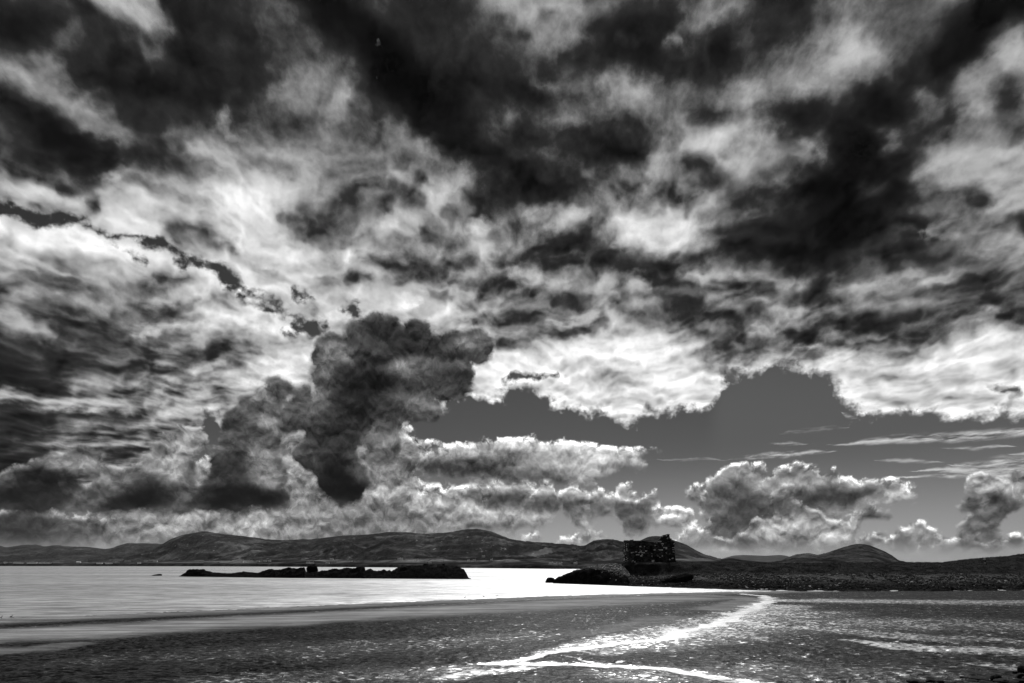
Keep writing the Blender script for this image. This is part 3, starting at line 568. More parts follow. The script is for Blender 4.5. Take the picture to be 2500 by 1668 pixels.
hill('domed_hill', [(1860,1381),(1905,1371),(1925,1361),(1942,1355),(1962,1351.5),(1975,1351),(1997,1355),(2015,1351),(2030,1346),(2060,1336),(2078,1331),(2092,1328.5),(2110,1329),(2125,1332),(2140,1338),(2160,1347),(2178,1357),(2195,1370),(2220,1377),(2260,1382)], 1700, 800, M['crag'], 0.9, 240, 70, 0.07, 2.0, seed=6.1)
def fore_z(x, d):                                    # coastal bluff, then fields rising inland
    ds = shore(x); q = np.clip((d-ds)/(0.75*ds), 0, 1.2)
    Xw = (x-HX)/F*d
    bl = 0.0048*ds*ss(0.0, 0.012, (d-ds)/ds)*(1+0.35*fbm(x*0.012, x*0+2.0, o=3))
    rise = ds*0.020*q**1.2*np.interp(x, [0, 250, 450, 700, 1000, 1400, 1700], [0.35, 0.5, 0.9, 1.0, 1.1, 1.2, 1.0])
    return bl+rise*(1+0.35*fbm(Xw/260.0, d/200.0, o=4))
FX, FT = np.meshgrid(np.linspace(-350, 1760, 420), np.concatenate([[-0.002], np.linspace(0, 0.03, 8), np.linspace(0.045, 0.78, 60)]))
FD = shore(FX)*(1+FT); FZ = fore_z(FX, FD); FZ[0] = -3
structure(grid('coastal_foreland', (FX-HX)/F*FD, FD, FZ, M['fore']))
def on_fore(x, y):                                   # the point of the foreland seen at a photo pixel
    ds = shore(x); d = np.linspace(ds*1.01, ds*1.75, 400); z = fore_z(np.full_like(d, x), d); yy = HY-(z-CH)/d*F
    i = int(np.argmin(np.abs(yy-y))); return Vector(((x-HX)/F*d[i], d[i], z[i]))

# ------------------------------------------------------------------ the sea
shl = np.array([(-400,1530),(0,1511),(300,1499),(600,1487),(900,1474),(1100,1465),(1250,1459.5),(1400,1453.5),(1550,1449.5),(1700,1446.5),(1830,1444.5)], float)
shd = CH*F/(shl[:, 1]-HY); shX = (shl[:, 0]-HX)/F*shd
shX = np.concatenate([[-260, -120], shX, [70, 140, 300]]); shD = np.concatenate([[20, 36], shd, [128, 140, 160]])
def inland(X, Y):                                    # metres inland of the water's edge (negative: sea)
    w = 1.2*pn(X*0.09, Y*0.02)+0.5*pn(X*0.3+5, Y*0.05)
    return (np.interp(X, shX, shD)-Y)*0.86+w
sx = np.linspace(-1250, 3750, 900); sr = np.concatenate([np.linspace(36, 140, 320), np.geomspace(141, 60000, 160)])
SX, SR = np.meshgrid(sx, sr); WX = (SX-HX)/F*SR
ind = inland(WX, SR)
SZ = 0.012*fbm(WX*0.5, SR*0.9, o=3)*np.clip(1.5-SR/150, 0, 1)
for c, h, w in ((-2.2, 0.055, 0.45), (-5.0, 0.045, 0.6), (-0.7, 0.03, 0.25)):
    SZ += h*np.exp(-((ind-c-0.6*pn(WX*0.06+c, SR*0.0))/w)**2)*np.clip(0.55+1.2*pn(WX*0.05+c*3, SR*0.02), 0, 1.3)
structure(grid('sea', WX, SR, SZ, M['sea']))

# ------------------------------------------------------------------ the beach
def macro(X, Y):
    s = inland(X, Y)
    return np.where(s > 0, 0.009*s, 0.03*s)
def ground_px(x, y):
    d = CH*F/(y-HY)
    for _ in range(6): d = (CH-float(macro(np.array((x-HX)/F*d), np.array(d))))*F/(y-HY)
    return np.array([(x-HX)/F*d, d])
def stroke(X, Y, pts, soft=0.5):                     # pts: (photo x, photo y, half width m) -> 0..1 in world space
    G = [(*ground_px(x, y), w) for x, y, w in pts]; out = np.zeros_like(X)
    for (x0, y0, w0), (x1, y1, w1) in zip(G[:-1], G[1:]):
        dx, dy = x1-x0, y1-y0; t = np.clip(((X-x0)*dx+(Y-y0)*dy)/(dx*dx+dy*dy+1e-9), 0, 1)
        dd = np.hypot(X-x0-t*dx, Y-y0-t*dy); w = w0+(w1-w0)*t
        out = np.maximum(out, ss(1+soft, 1-soft, dd/w))
    return out
def flats(X, Y):
    """stream bed, thin-water areas, tone of the sand, metres inland"""
    wob = 0.9*fbm(X*0.35, Y*0.25, o=4); Xw = X+wob; Yw = Y+1.3*fbm(X*0.3+7, Y*0.22, o=4)
    ch = stroke(Xw, Yw, [(1800,1449,0.7),(1850,1453,0.9),(1876,1459,1.2),(1870,1466,1.5),(1846,1480,1.6),(1819,1493,1.5),(1768,1513,1.35),(1717,1530,1.2),(1653,1546,1.05),(1589,1559,0.95),(1500,1573,0.85),(1400,1587,0.75),(1283,1601,0.7),(1215,1614,0.6)], 0.85)
    ch2 = stroke(X+0.35*wob, Y+0.35*(Yw-Y), [(1185,1618,0.55),(1280,1618,0.7),(1400,1621,0.58),(1520,1624,0.52),(1640,1634,0.52),(1760,1650,0.58),(1905,1676,0.64)], 0.45)
    ch = np.maximum(ch, ch2)
    ch = np.maximum(ch, 0.75*stroke(Xw, Yw, [(1380,1604,0.12),(1430,1612,0.2),(1500,1616,0.15),(1560,1612,0.1)], 0.5))
    fl = 0.74*stroke(Xw, Yw, [(2080,1565,0.5),(2200,1578,1.1),(2330,1588,1.7),(2450,1593,2.4),(2700,1600,3.2)], 0.75)
    def add(v, pts, soft=0.85):
        nonlocal fl; fl = np.maximum(fl, v*stroke(Xw, Yw, pts, soft))
    add(0.72, [(1090,1652,0.9),(1180,1642,1.2),(1290,1628,0.9)]); add(0.62, [(1350,1592,1.6),(1480,1570,2.6),(1640,1550,3.6),(1800,1515,5.0),(1900,1480,5.0)])
    add(0.52, [(1480,1585,3.0),(1640,1566,4.5),(1800,1532,7.0),(1950,1495,8.0)]); add(0.62, [(1900,1466,5),(2100,1468,8),(2300,1470,8),(2600,1472,8)])
    add(0.60, [(1960,1530,2.5),(2150,1548,2.5),(2300,1560,2.5),(2500,1566,2.5)]); add(0.50, [(1900,1515,8),(2100,1522,9),(2350,1525,10),(2700,1535,10)])
    add(0.62, [(2380,1625,0.8),(2480,1632,1.2),(2640,1650,1.8)]); add(0.44, [(1500,1650,3),(1900,1640,4),(2300,1650,3)]); add(0.46, [(500,1660,2.0),(800,1655,2.5),(1000,1640,2.5),(1150,1630,2.0)]); add(0.36, [(300,1610,4),(700,1590,5),(1100,1570,5),(1300,1550,4)])
    run = 0.8*stroke(X, Y, [(-60,1536,0.5),(200,1525,0.6),(500,1508,0.5),(640,1500,0.5),(900,1487,0.5),(1120,1474,0.6),(1230,1467,1.0),(1400,1459,1.4),(1560,1454,1.2)], 0.6)
    s = inland(X, Y)
    tn = stroke(X, Yw, [(-300,1560,5.0),(0,1550,5.5),(350,1532,5.8),(700,1511,6.2),(1000,1494,6.6),(1250,1481,7.0),(1500,1466,7.5),(1650,1460,7.0)], 0.6)
    tn = np.maximum(tn, 0.8*ss(11, 3, s)*ss(-1, 0.5, s))
    tn = np.maximum(tn, 0.7*stroke(Xw, Yw, [(1660,1452,2.5),(1790,1458,2.5),(1838,1463,2.4),(1800,1475,2.2),(1730,1487,2.0)], 0.6))
    tn = np.maximum(tn, 0.5*stroke(Xw, Yw, [(1440,1545,1.6),(1540,1526,1.8),(1630,1508,1.8)], 0.7))
    tn = np.maximum(tn, 0.5*stroke(Xw, Yw, [(-100,1590,1.6),(60,1588,1.3),(180,1570,1.0)], 0.7))
    return ch, fl, run, tn, s
def sand_h(X, Y, ch, fl, run, tn, s):
    a = 0.058*(1-0.92*tn)*(1-0.35*ch)
    ang = X*0.25+Y*0.97; wv = 0.55*fbm(X*0.5, Y*0.45, o=3)
    r = np.sin((ang+wv)*2*math.pi/0.72)*0.55+0.9*pn(X*1.15, Y*0.95)+0.55*pn(X*2.6+3, Y*2.2)
    r = r*(0.65+0.55*pn(X*0.22, Y*0.2))
    big = 0.02*fbm(X*0.08, Y*0.12, o=3)
    return macro(X, Y)+a*r+big*(1-tn)*0.7-0.075*ch-0.05*run
bx_ = np.linspace(-160, 2660, 1250); br = CH*F/(np.linspace(1725, 1431, 470)-HY)
BX, BR = np.meshgrid(bx_, br); XX = (BX-HX)/F*BR
FL = flats(XX, BR)
Zs = sand_h(XX, BR, *FL); ch, fl, run, tn, inl = FL
wet = np.clip(np.maximum.reduce([ch*1.0, fl, run*0.5, 0.12+0.16*ss(500, 1400, BX)]), 0, 1); wet = np.where(BX < 1000, np.minimum(wet, 0.42), wet)
sand = structure(grid('beach', XX, BR, Zs, M['sand'], attrs={'wet': wet, 'tone': tn}))
# sand beyond the frame, under and beside the camera
ox, oy = np.meshgrid(np.linspace(-240, 240, 240), np.linspace(-60, 180, 130))
oz = macro(ox, oy)-0.07-0.25*((np.abs(ox) < oy*0.95) & (oy > 20))
structure(grid('beach_beyond', ox, oy, oz, M['sand'], attrs={'wet': ox*0+0.1, 'tone': ox*0+0.15}))
# thin water lying in the troughs and in the stream bed
def water(name, sel, mask, mat='shallow'):
    XW, RW = np.meshgrid(np.linspace(sel[0], sel[1], sel[4]), CH*F/(np.linspace(sel[3], sel[2], sel[5])-HY)); X = (XW-HX)/F*RW
    c, f, ru, t_, s = flats(X, RW)
    m = np.clip(np.maximum.reduce([c*mask[0], f*mask[1], ru*mask[2]]), 0, 1)
    Z = macro(X, RW)+0.014*fbm(X*0.08, RW*0.12, o=3)*0-0.10+np.maximum.reduce([(0.030+0.016*fbm(X*0.15, RW*0.12, o=2))*c*mask[0], 0.122*f*mask[1], 0.078*ru*mask[2]])
    r, cc = X.shape; i = np.arange(r*cc).reshape(r, cc); q = np.stack([i[:-1, :-1], i[:-1, 1:], i[1:, 1:], i[1:, :-1]], -1).reshape(-1, 4)
    q = q[(m.ravel()[q].max(1) > 0.08)]
    V = np.stack([X, RW, Z], -1).reshape(-1, 3); used = np.unique(q); re = np.zeros(len(V), int); re[used] = np.arange(len(used))
    return structure(mesh(name, V[used], re[q], M[mat], None, True))
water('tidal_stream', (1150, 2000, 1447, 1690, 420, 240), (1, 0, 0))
water('runnel', (-120, 1640, 1448, 1545, 420, 120), (0, 0, 1), 'runnel')
# ------------------------------------------------------------------ the headland
foot_x = [1290, 1330, 1440, 1535, 1650, 1750, 1850, 1950, 2100, 2300, 2500, 2900]
foot_d = [196, 186, 164, 148, 139, 131, 124, 119, 117, 118, 120, 122]
top_y = lambda x: np.interp(x, [1290, 1500, 1520, 1540, 1660, 1700, 1760, 1800, 1900, 2000, 2200, 2300, 2340, 2400, 2460, 2485, 2500, 2600, 2900], [1420, 1380, 1374, 1373, 1373, 1375, 1374, 1374.5, 1375.5, 1375, 1373.5, 1373.5, 1368, 1362, 1358, 1354, 1353, 1346, 1335])
def land_z(x, d):
    fd = np.interp(x, foot_x, foot_d)+2.2*pn(x*0.03, x*0+4.0)
    q = d-fd; X = (x-HX)/F*d
    q = q+2.0*fbm(X*0.10, d*0.06, o=3)*ss(4, 12, q)
    west = ss(1900, 1560, x)                          # near the castle the bank is a small cliff
    b0 = 33-6*west; b1 = b0+np.interp(west, [0, 1], [17, 4.5])
    ztop = CH-(top_y(x)-HY)/F*(fd+75)
    zb = np.where(x < 2050, 5.75+0.45*west, 5.4)
    z = np.interp(q, [-8, 0, 6, 14, 20, 33], [-0.6, -0.03, 0.45, 0.75, 1.35, 3.1])
    z = z+(zb-3.0)*ss(0, 1, np.clip((q-b0)/(b1-b0), 0, 1))*1.0-np.where(q > b0, (z-3.0)*0, 0)
    z = np.where(q > b1, zb+0.1+(ztop-zb-0.1)*ss(b1, 75, q), z)
    z = np.where(q > 75, ztop+(q-75)*np.interp(x, [1500, 2300, 2500], [-0.02, 0.0, 0.012]), z)
    rk = ss(-1, 4, q)*ss(b0+4, b0-4, q); low = ss(-1, 2, q)*ss(20, 12, q)
    z = z+rk*(0.16*fbm(X*0.5, d*0.5, o=4, r=0.6))-low*0.16+low*(0.46*np.maximum(fbm(X*0.16+3, d*0.35, o=5, r=0.6, ridge=True)-0.35, -0.4))
    z = z+ss(b0-2, b0+6, q)*0.22*fbm(X*0.35, d*0.3+9, o=4, r=0.55)
    z = -1.5+(z+1.5)*ss(1488, 1526, x)
    return z, rk
HXg, HT = np.meshgrid(np.linspace(1300, 2820, 760), np.concatenate([np.linspace(-10, 62, 250), np.geomspace(64, 420, 60)]))
HD = np.interp(HXg, foot_x, foot_d)+HT
HZ, HR = land_z(HXg, HD)
structure(grid('headland', (HXg-HX)/F*HD, HD, HZ, M['land'], attrs={'stony': HR}))
PXg, PQ = np.meshgrid(np.linspace(1560, 2820, 300), np.linspace(0.5, 17, 40)); PDg = np.interp(PXg, foot_x, foot_d)+PQ
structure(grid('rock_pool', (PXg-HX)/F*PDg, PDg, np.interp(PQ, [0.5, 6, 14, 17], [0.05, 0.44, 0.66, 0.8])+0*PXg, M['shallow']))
def on_land(x, d):
    z, _ = land_z(np.array([float(x)]), np.array([float(d)])); return Vector(((x-HX)/F*d, d, float(z[0])))
# ---- tilted rock slab at the water's edge, below the castle
sl = np.array([(1350,1425,1419,1416,172,176),(1375,1426.5,1409,1405,168,175),(1400,1427,1400,1396.5,165,174),(1430,1428,1394,1388.5,161,174),(1450,1429,1393,1384,158,174),(1480,1430.5,1396,1379.5,154,175),(1505,1431.5,1399,1377,151,176),(1520,1432,1402,1384,149,174),(1534,1432.5,1410,1400,148,166)], float)
gxs = np.linspace(1350, 1534, 150); T_ = np.linspace(0, 1.35, 70)
cols = [np.interp(gxs, sl[:, 0], sl[:, k]) for k in range(1, 6)]
GXs, GT = np.meshgrid(gxs, T_); yf, ym, yt, df, dt = [np.tile(c, (len(T_), 1)) for c in cols]
dd = df+(dt-df)*GT; zf = CH-(yf-HY)/F*df-0.3; dm = df+(dt-df)*0.28; zm = CH-(ym-HY)/F*dm; zt = CH-(yt-HY)/F*dt
zz = np.where(GT < 0.28, zf+(zm-zf)*ss(0, 1, GT/0.28)**0.8, np.where(GT < 1, zm+(zt-zm)*((GT-0.28)/0.72)**0.85, zt-(GT-1)*zt*1.2))
XS_ = (GXs-HX)/F*dd
zz = zz+0.28*(fbm(XS_*0.28+zz*0.1, dd*0.3, zz*0.5, o=5, r=0.6, ridge=True)-0.5)*ss(0.0, 0.1, GT)*ss(1.0, 0.8, GT)
slab = tag(grid('rock_slab', XS_, dd, zz, M['rock']), 'black tilted rock slab running into the sea left of the castle', 'rock')
def blob(name, c, dims, mat, seed, rz=0.0, tilt=0.0, sub=3, rough=0.22, parent=None, freq=1.1, flat=0.0):
    bm = bmesh.new(); bmesh.ops.create_icosphere(bm, subdivisions=sub, radius=1.0)
    V = np.array([v.co[:] for v in bm.verts]); n = fbm(V[:, 0]*freq+seed*3.1, V[:, 1]*freq+seed*1.7, V[:, 2]*freq+seed, o=4, r=0.55)
    r = 1+rough*n; V = V*r[:, None]
    V = np.sign(V)*np.abs(V)**(1-0.18)                # slightly blocky
    if flat: V[:, 2] = np.maximum(V[:, 2], -flat)
    for v, p in zip(bm.verts, V): v.co = p
    bmesh.ops.scale(bm, vec=Vector(dims)*0.5, verts=bm.verts)
    bmesh.ops.rotate(bm, cent=(0, 0, 0), matrix=Matrix.Rotation(tilt, 3, 'Y') @ Matrix.Rotation(rz, 3, 'Z'), verts=bm.verts)
    me = bpy.data.meshes.new(name); bm.to_mesh(me); bm.free()
    o = link(name, me, mat, parent); o.location = c
    return o
p = P3(1344, 1417, 178)
tag(blob('rock', (p[0], p[1], 0.35), (2.9, 2.2, 2.6), M['rock'], 3.0, 0.3, 0.35), 'small pointed black rock at the seaward tip of the slab', 'rock')
p = on_land(1632, 156)
tag(blob('rock', (p.x, p.y-6, 1.3), (10.5, 4.0, 2.4), M['rock'], 8.0, 0.15, -0.24, 4), 'dark sloping outcrop on the shingle below the castle', 'rock')
# ---- stones of the shingle bank (too small to tell apart singly)
def stones(name, n, place, size, mat, seed):
    r = np.random.default_rng(seed); ico = bmesh.new(); bmesh.ops.create_icosphere(ico, subdivisions=1, radius=1.0)
    ico.verts.index_update(); bv = np.array([v.co[:] for v in ico.verts]); bf = np.array([[v.index for v in f.verts] for f in ico.faces]); ico.free()
    P_ = place(n, r); k = len(P_); sc = size*np.exp(r.normal(0, 0.45, k))
    V = bv[None]*(sc[:, None]*r.uniform(0.6, 1.2, (k, 3)))[:, None, :]*np.array([1.2, 1, 0.7]); V = V*(1+r.uniform(-0.18, 0.18, (k, len(bv), 1)))+P_[:, None, :]
    Fc = bf[None]+np.arange(k)[:, None, None]*len(bv)
    return stuff(mesh(name, V.reshape(-1, 3), Fc.reshape(-1, 3), mat))
def place_bank(n, r):
    x = r.uniform(1538, 2620, n); q = np.where(r.random(n) < 0.72, r.uniform(14, 34, n), r.uniform(1, 15, n)); d = np.interp(x, foot_x, foot_d)+q
    z, rk = land_z(x, d); keep = (rk > 0.3) & (fbm((x-HX)/F*d*0.12, d*0.12, o=3) > -0.35); X = (x-HX)/F*d
    return np.stack([X, d, z+0.05], -1)[keep]
o = stones('shingle_bank', 16000, place_bank, 0.12, M['shingle'], 5); o['label'] = 'dark shingle and stones along the foot of the headland'
slab_pts = np.stack([XS_, dd, zz], -1)
def place_slab(n, r):
    i = r.integers(0, slab_pts.shape[0]-1, n*6); j = r.integers(0, slab_pts.shape[1]-1, n*6)
    t = T_[i]; x = gxs[j]; edge = np.interp(x, [1395, 1425, 1450, 1500, 1534], [0.95, 0.75, 0.42, 0.30, 0.28])
    keep = (t > edge+0.08*r.normal(size=len(t))) & (t < 1.02) & (x > 1400); P_ = slab_pts[i, j][keep][:n]
    P_ = P_+np.stack([r.uniform(-0.1, 0.1, len(P_)), r.uniform(-0.2, 0.2, len(P_)), np.full(len(P_), 0.06)], -1)
    return P_
o = stones('slab_shingle', 4200, place_slab, 0.17, M['pale'], 6); o['label'] = 'pale shingle lying on top of the black rock slab'
# ---- tufts of grass along the bank
def tufts(n, seed):
    r = np.random.default_rng(seed); x = r.uniform(1500, 2640, n); q = r.uniform(26, 78, n); d = np.interp(x, foot_x, foot_d)+q; z, rk = land_z(x, d)
    k = rk < 0.35; x, d, z = x[k], d[k], z[k]; X = (x-HX)/F*d; m = len(x); h = r.uniform(0.15, 0.42, m); V = []; 
    base = np.stack([X, d, z-0.05], -1); out = []
    for b in range(5):
        a = r.uniform(0, 6.28, m); ln = r.uniform(0.1, 0.35, m); w = 0.035
        p0 = base+np.stack([np.cos(a)*0.06-np.sin(a)*w, np.sin(a)*0.06+np.cos(a)*w, 0*a], -1); p1 = base+np.stack([np.cos(a)*0.06+np.sin(a)*w, np.sin(a)*0.06-np.cos(a)*w, 0*a], -1)
        p2 = base+np.stack([np.cos(a)*ln, np.sin(a)*ln, h*r.uniform(0.6, 1.1, m)], -1); out.append(np.stack([p0, p1, p2], 1))
    V = np.concatenate(out).reshape(-1, 3); return V, np.arange(len(V)).reshape(-1, 3)
V, Fc = tufts(9000, 11); o = stuff(mesh('grass', V, Fc, M['grass'])); o['label'] = 'rough grass on top of the headland bank'

# ------------------------------------------------------------------ the ruined castle
CD = 184.0; SC = CD/F; cz = CH-(1372.6-HY)/F*CD; cx0 = (1536-HX)/F*CD; CW = (1646-1536)*SC
castle = empty('castle_ruin', (cx0+CW/2, CD+4.5, cz))
tag(castle, 'roofless dark stone castle ruin with a jagged corner standing on the headland', 'castle')
def top_front(u):                                     # wall-top height over the front, u in metres from the west corner
    px_ = 1536+u/SC
    y = np.interp(px_, [1536, 1538, 1539, 1545, 1546, 1552, 1566, 1580, 1592, 1606, 1608, 1612, 1616, 1620, 1627, 1631, 1634, 1634.6, 1637, 1637.6, 1643, 1646], [1322, 1321, 1318.5, 1318.5, 1320.5, 1320, 1320, 1322, 1324.5, 1325, 1320, 1315, 1310, 1306.5, 1305, 1303.8, 1305, 1313, 1315, 1321, 1323, 1325])
    return (1372.6-y)*SC
def prof_wall(name, L, th, top, origin, ax, mat, parent, holes=(), batter=0.0, n=64):
    """solid wall along ax from origin, thickness th inwards, top(u) above the base; holes cut as recesses (u0,u1,z0,z1)"""
    us = np.linspace(0, L, n+1); zs = np.linspace(0, 1, 29)
    ax = Vector(ax).normalized(); inn = Vector((-ax.y, ax.x, 0))
    V = []; idx = {}
    for side in (0, 1):
        for i, u in enumerate(us):
            for j, t in enumerate(zs):
                z = -0.6+(top(u)+0.6)*t
                uu = u
                if batter: uu = u+(u/L)*batter*max(0, 1-(z+0.6)/6.5)**2
                dep = th*side
                if side == 0:
                    for (a, b, c, d2) in holes:
                        if a < u < b and c < z < d2: dep = 0.75
                p_ = Vector(origin)+ax*uu+inn*dep; idx[(side, i, j)] = len(V); V.append((p_.x, p_.y, origin[2]+z))
    Fc = []
    q = lambda a, b, c, d2: Fc.append((a, b, c, d2))
    for i in range(n):
        for j in range(28):
            q(idx[0, i, j], idx[0, i+1, j], idx[0, i+1, j+1], idx[0, i, j+1]); q(idx[1, i, j], idx[1, i, j+1], idx[1, i+1, j+1], idx[1, i+1, j])
        q(idx[0, i, 28], idx[0, i+1, 28], idx[1, i+1, 28], idx[1, i, 28])
    for j in range(28):
        q(idx[0, 0, j], idx[0, 0, j+1], idx[1, 0, j+1], idx[1, 0, j]); q(idx[0, n, j], idx[1, n, j], idx[1, n, j+1], idx[0, n, j+1])
    return mesh(name, V, Fc, mat, parent)
def masonry(name, L, top, origin, ax, parent, holes=(), batter=0.0, seed=1, th=1.5):
    r = random.Random(seed); ax = Vector(ax).normalized(); inn = Vector((-ax.y, ax.x, 0)); V = []; Fc = []; z = -0.35
    while z < 9.4:
        h = r.uniform(0.26, 0.42); u = r.uniform(-0.35, 0)
        while u < L:
            w = r.uniform(0.35, 0.95); uc = min(max(u+w/2, 0), L); t = float(top(uc))
            hid = any(a-0.1 < uc < b+0.1 and c-0.15 < z+h/2 < d2+0.1 for (a, b, c, d2) in holes)
            if z+h*0.5 < t+r.uniform(-0.22, 0.12) and not hid and r.random() > 0.05:
                u0, u1 = max(u, -0.03)+0.02, min(u+w, L+0.03)-0.02
                if u1-u0 > 0.08:
                    d0 = -r.uniform(0.02, 0.09); d1 = 0.25 if z+h < t-0.5 else th*r.uniform(0.6, 1.02)
                    bt = batter*max(0, 1-(z+0.6)/6.5)**2*(uc/L) if batter else 0
                    b = len(V)
                    for dep in (d0, d1):
                        for (uu, zz_) in ((u0, z+0.015), (u1, z+0.015), (u1, z+h-0.015), (u0, z+h-0.015)):
                            jx = r.uniform(-0.018, 0.018); jz = r.uniform(-0.02, 0.02); p_ = Vector(origin)+ax*(uu+jx+bt)+inn*(dep+r.uniform(-0.04, 0.04)); V.append((p_.x, p_.y, origin[2]+zz_+jz))
                    Fc += [(b, b+1, b+2, b+3), (b+4, b+7, b+6, b+5), (b, b+4, b+5, b+1), (b+1, b+5, b+6, b+2), (b+2, b+6, b+7, b+3), (b+3, b+7, b+4, b)]
            u += w
        z += h
    o = mesh(name, V, Fc, M['castle'], parent); o['kind'] = 'stuff'; return o
DP = 9.0; ho = [(6.7, 7.5, 3.3, 5.0), (8.1, 9.2, -0.5, 1.7), (2.6, 2.95, 3.6, 4.6), (11.4, 11.75, 3.4, 4.4)]
fo = (-CW/2, -DP/2, 0)
side_l = lambda u: 7.1+0.3*math.sin(u*1.3)-0.12*u+0.25*math.sin(u*4.1)
side_r = lambda u: 6.6+0.3*math.sin(u*1.7)-0.16*u
back = lambda u: 5.2+0.5*math.sin(u*0.9)+0.25*math.sin(u*3.7)
pw = prof_wall('front_wall', CW, 1.5, top_front, fo, (1, 0, 0), M['core'], castle, ho, 0.75); masonry('stonework', CW, top_front, fo, (1, 0, 0), pw, ho, 0.75, 1)
pw = prof_wall('west_wall', DP, 1.5, side_l, (-CW/2+0.004, DP/2, 0), (0, -1, 0), M['core'], castle); masonry('stonework', DP, side_l, (-CW/2+0.004, DP/2, 0), (0, -1, 0), pw, (), 0, 2)
pw = prof_wall('east_wall', DP-1.6, 1.5, side_r, (CW/2-0.02, -DP/2+1.55, 0), (0, 1, 0), M['core'], castle); masonry('stonework', DP-1.6, side_r, (CW/2-0.02, -DP/2+1.55, 0), (0, 1, 0), pw, (), 0, 3)
pw = prof_wall('rear_wall', CW-3.1, 1.4, back, (CW/2-1.55, DP/2-0.01, 0), (-1, 0, 0), M['core'], castle); masonry('stonework', CW-3.1, back, (CW/2-1.55, DP/2-0.01, 0), (-1, 0, 0), pw, (), 0, 4)

# ------------------------------------------------------------------ the rocky islet
islet = empty('rocky_islet', (0, 0, 0)); tag(islet, 'long low black rock reef lying in the bay, parallel to the beach', 'islet')
base_y = lambda x: np.interp(x, [437, 700, 1140], [1408, 1411.5, 1414.5])
def reef(prof, seed, thick=9.0, front=1.0, n=120):
    a = np.array(prof, float); xs = np.linspace(a[0, 0], a[-1, 0], n); ty = np.interp(xs, a[:, 0], a[:, 1]); t = np.concatenate([np.linspace(0, 1, 26), np.linspace(1.08, 2, 12)])
    XG, TG = np.meshgrid(xs, t); d0 = CH*F/(base_y(XG)-HY); D_ = d0+TG*thick; ZT = CH-(np.interp(XG, xs, ty)-HY)/F*(d0+thick); ZT = np.maximum(ZT, 0.2)
    s_ = np.where(TG < 1, np.sin(np.clip(TG, 0, 1)*math.pi/2)**0.75, np.cos(np.clip(TG-1, 0, 1)*math.pi/2)**0.8)
    Xg = (XG-HX)/F*D_
    nn = fbm(Xg*0.22+seed, D_*0.25+seed, o=5, r=0.48, ridge=True)-0.6
    Z = -0.5+(ZT+0.5)*s_+nn*0.95*np.clip(ZT/3, 0.15, 1)*np.sin(np.clip(TG/2, 0, 1)*math.pi)*(1-0.55*np.exp(-((TG-1)/0.15)**2))
    o = grid('rock', Xg, D_, Z, M['rock'], islet); return o
reef([(437,1408),(446,1402),(454,1398),(457,1394.5),(465,1392.5),(482,1391),(486,1393),(498,1392.5),(502,1395),(512,1397),(520,1399),(550,1400.5),(575,1400),(595,1397.2),(612,1398.5),(640,1402),(660,1408)], 1.0)
reef([(600,1408),(625,1402),(640,1397),(658,1391.8),(668,1393),(682,1394.2),(695,1390.5),(706,1387.8),(716,1390),(722,1391),(732,1388),(743,1387.2),(745,1392),(747,1398),(756,1400),(775,1399),(800,1401),(830,1406),(850,1412)], 2.2)
reef([(735,1412),(760,1400),(778,1396.5),(800,1394),(812,1391.5),(822,1391.5),(845,1389),(870,1387),(884,1385.6),(891,1387),(892,1394),(896,1398),(905,1412)], 3.7)
reef([(870,1413),(885,1398),(896,1393.5),(905,1391.5),(913,1394),(922,1396.5),(930,1396),(938,1392.5),(944,1396),(952,1394.5),(958,1398),(966,1404),(975,1414)], 4.9, 12)
reef([(940,1414),(952,1400),(962,1393),(975,1387.5),(985,1385),(1005,1384.5),(1020,1382.5),(1032,1383.5),(1050,1384.5),(1062,1388),(1072,1385),(1080,1383.5),(1092,1384),(1098,1389),(1110,1388.5),(1122,1389),(1132,1391),(1136,1397),(1141,1405),(1146,1415)], 6.3, 13, n=180)
reef([(945,1415.5),(955,1406),(965,1403),(975,1405),(990,1409),(1020,1408),(1060,1407),(1080,1409),(1110,1407),(1130,1409),(1150,1416)], 8.4, 4)
def on_px(x, y, d): return Vector(P3(x, y, d))
p = on_px(762, 1390.5, 254); tag(blob('boulder', p, (27*254/F, 4.2, 20*254/F), M['rock'], 2.0, 0.0, -0.15, 4, 0.16), 'big rounded boulder perched alone on the reef', 'boulder')
p = on_px(1040, 1383, 246); tag(blob('boulder', p, (3.2, 2.6, 2.4), M['rock'], 5.0, 0.4, 0.1, 3, 0.2), 'blocky boulder on the crest of the right end of the reef', 'boulder')
p = on_px(1118, 1388, 243); tag(blob('boulder', p, (2.2, 2.0, 1.6), M['rock'], 6.0, 0.4, 0.1, 3, 0.2), 'small boulder at the far right tip of the reef', 'boulder')
p = P3(382, 1405, 296); tag(blob('rock', (p[0], p[1], 0.1), (5.6, 2.4, 1.3), M['rock'], 7.0, 0.0, -0.12, 3, 0.25), 'tiny flat rock awash in the bay left of the reef', 'rock')
def box(bm, c, s, rz=0.0):
    m = Matrix.Translation(c) @ Matrix.Rotation(rz, 4, 'Z') @ Matrix.Diagonal((*s, 1)); bmesh.ops.create_cube(bm, size=1.0, matrix=m)
def tube(bm, a, b, r0, r1=None, n=8):
    a, b = Vector(a), Vector(b); v = b-a; q = v.to_track_quat('Z', 'Y').to_matrix().to_4x4()
    bmesh.ops.create_cone(bm, cap_ends=True, segments=n, radius1=r0, radius2=r0 if r1 is None else r1, depth=v.length, matrix=Matrix.Translation((a+b)/2) @ q)
def ball(bm, c, s, rot=None, sub=2):
    m = Matrix.Translation(c) @ (rot.to_4x4() if rot else Matrix.Identity(4)) @ Matrix.Diagonal((*s, 1)); bmesh.ops.create_icosphere(bm, subdivisions=sub, radius=1.0, matrix=m)
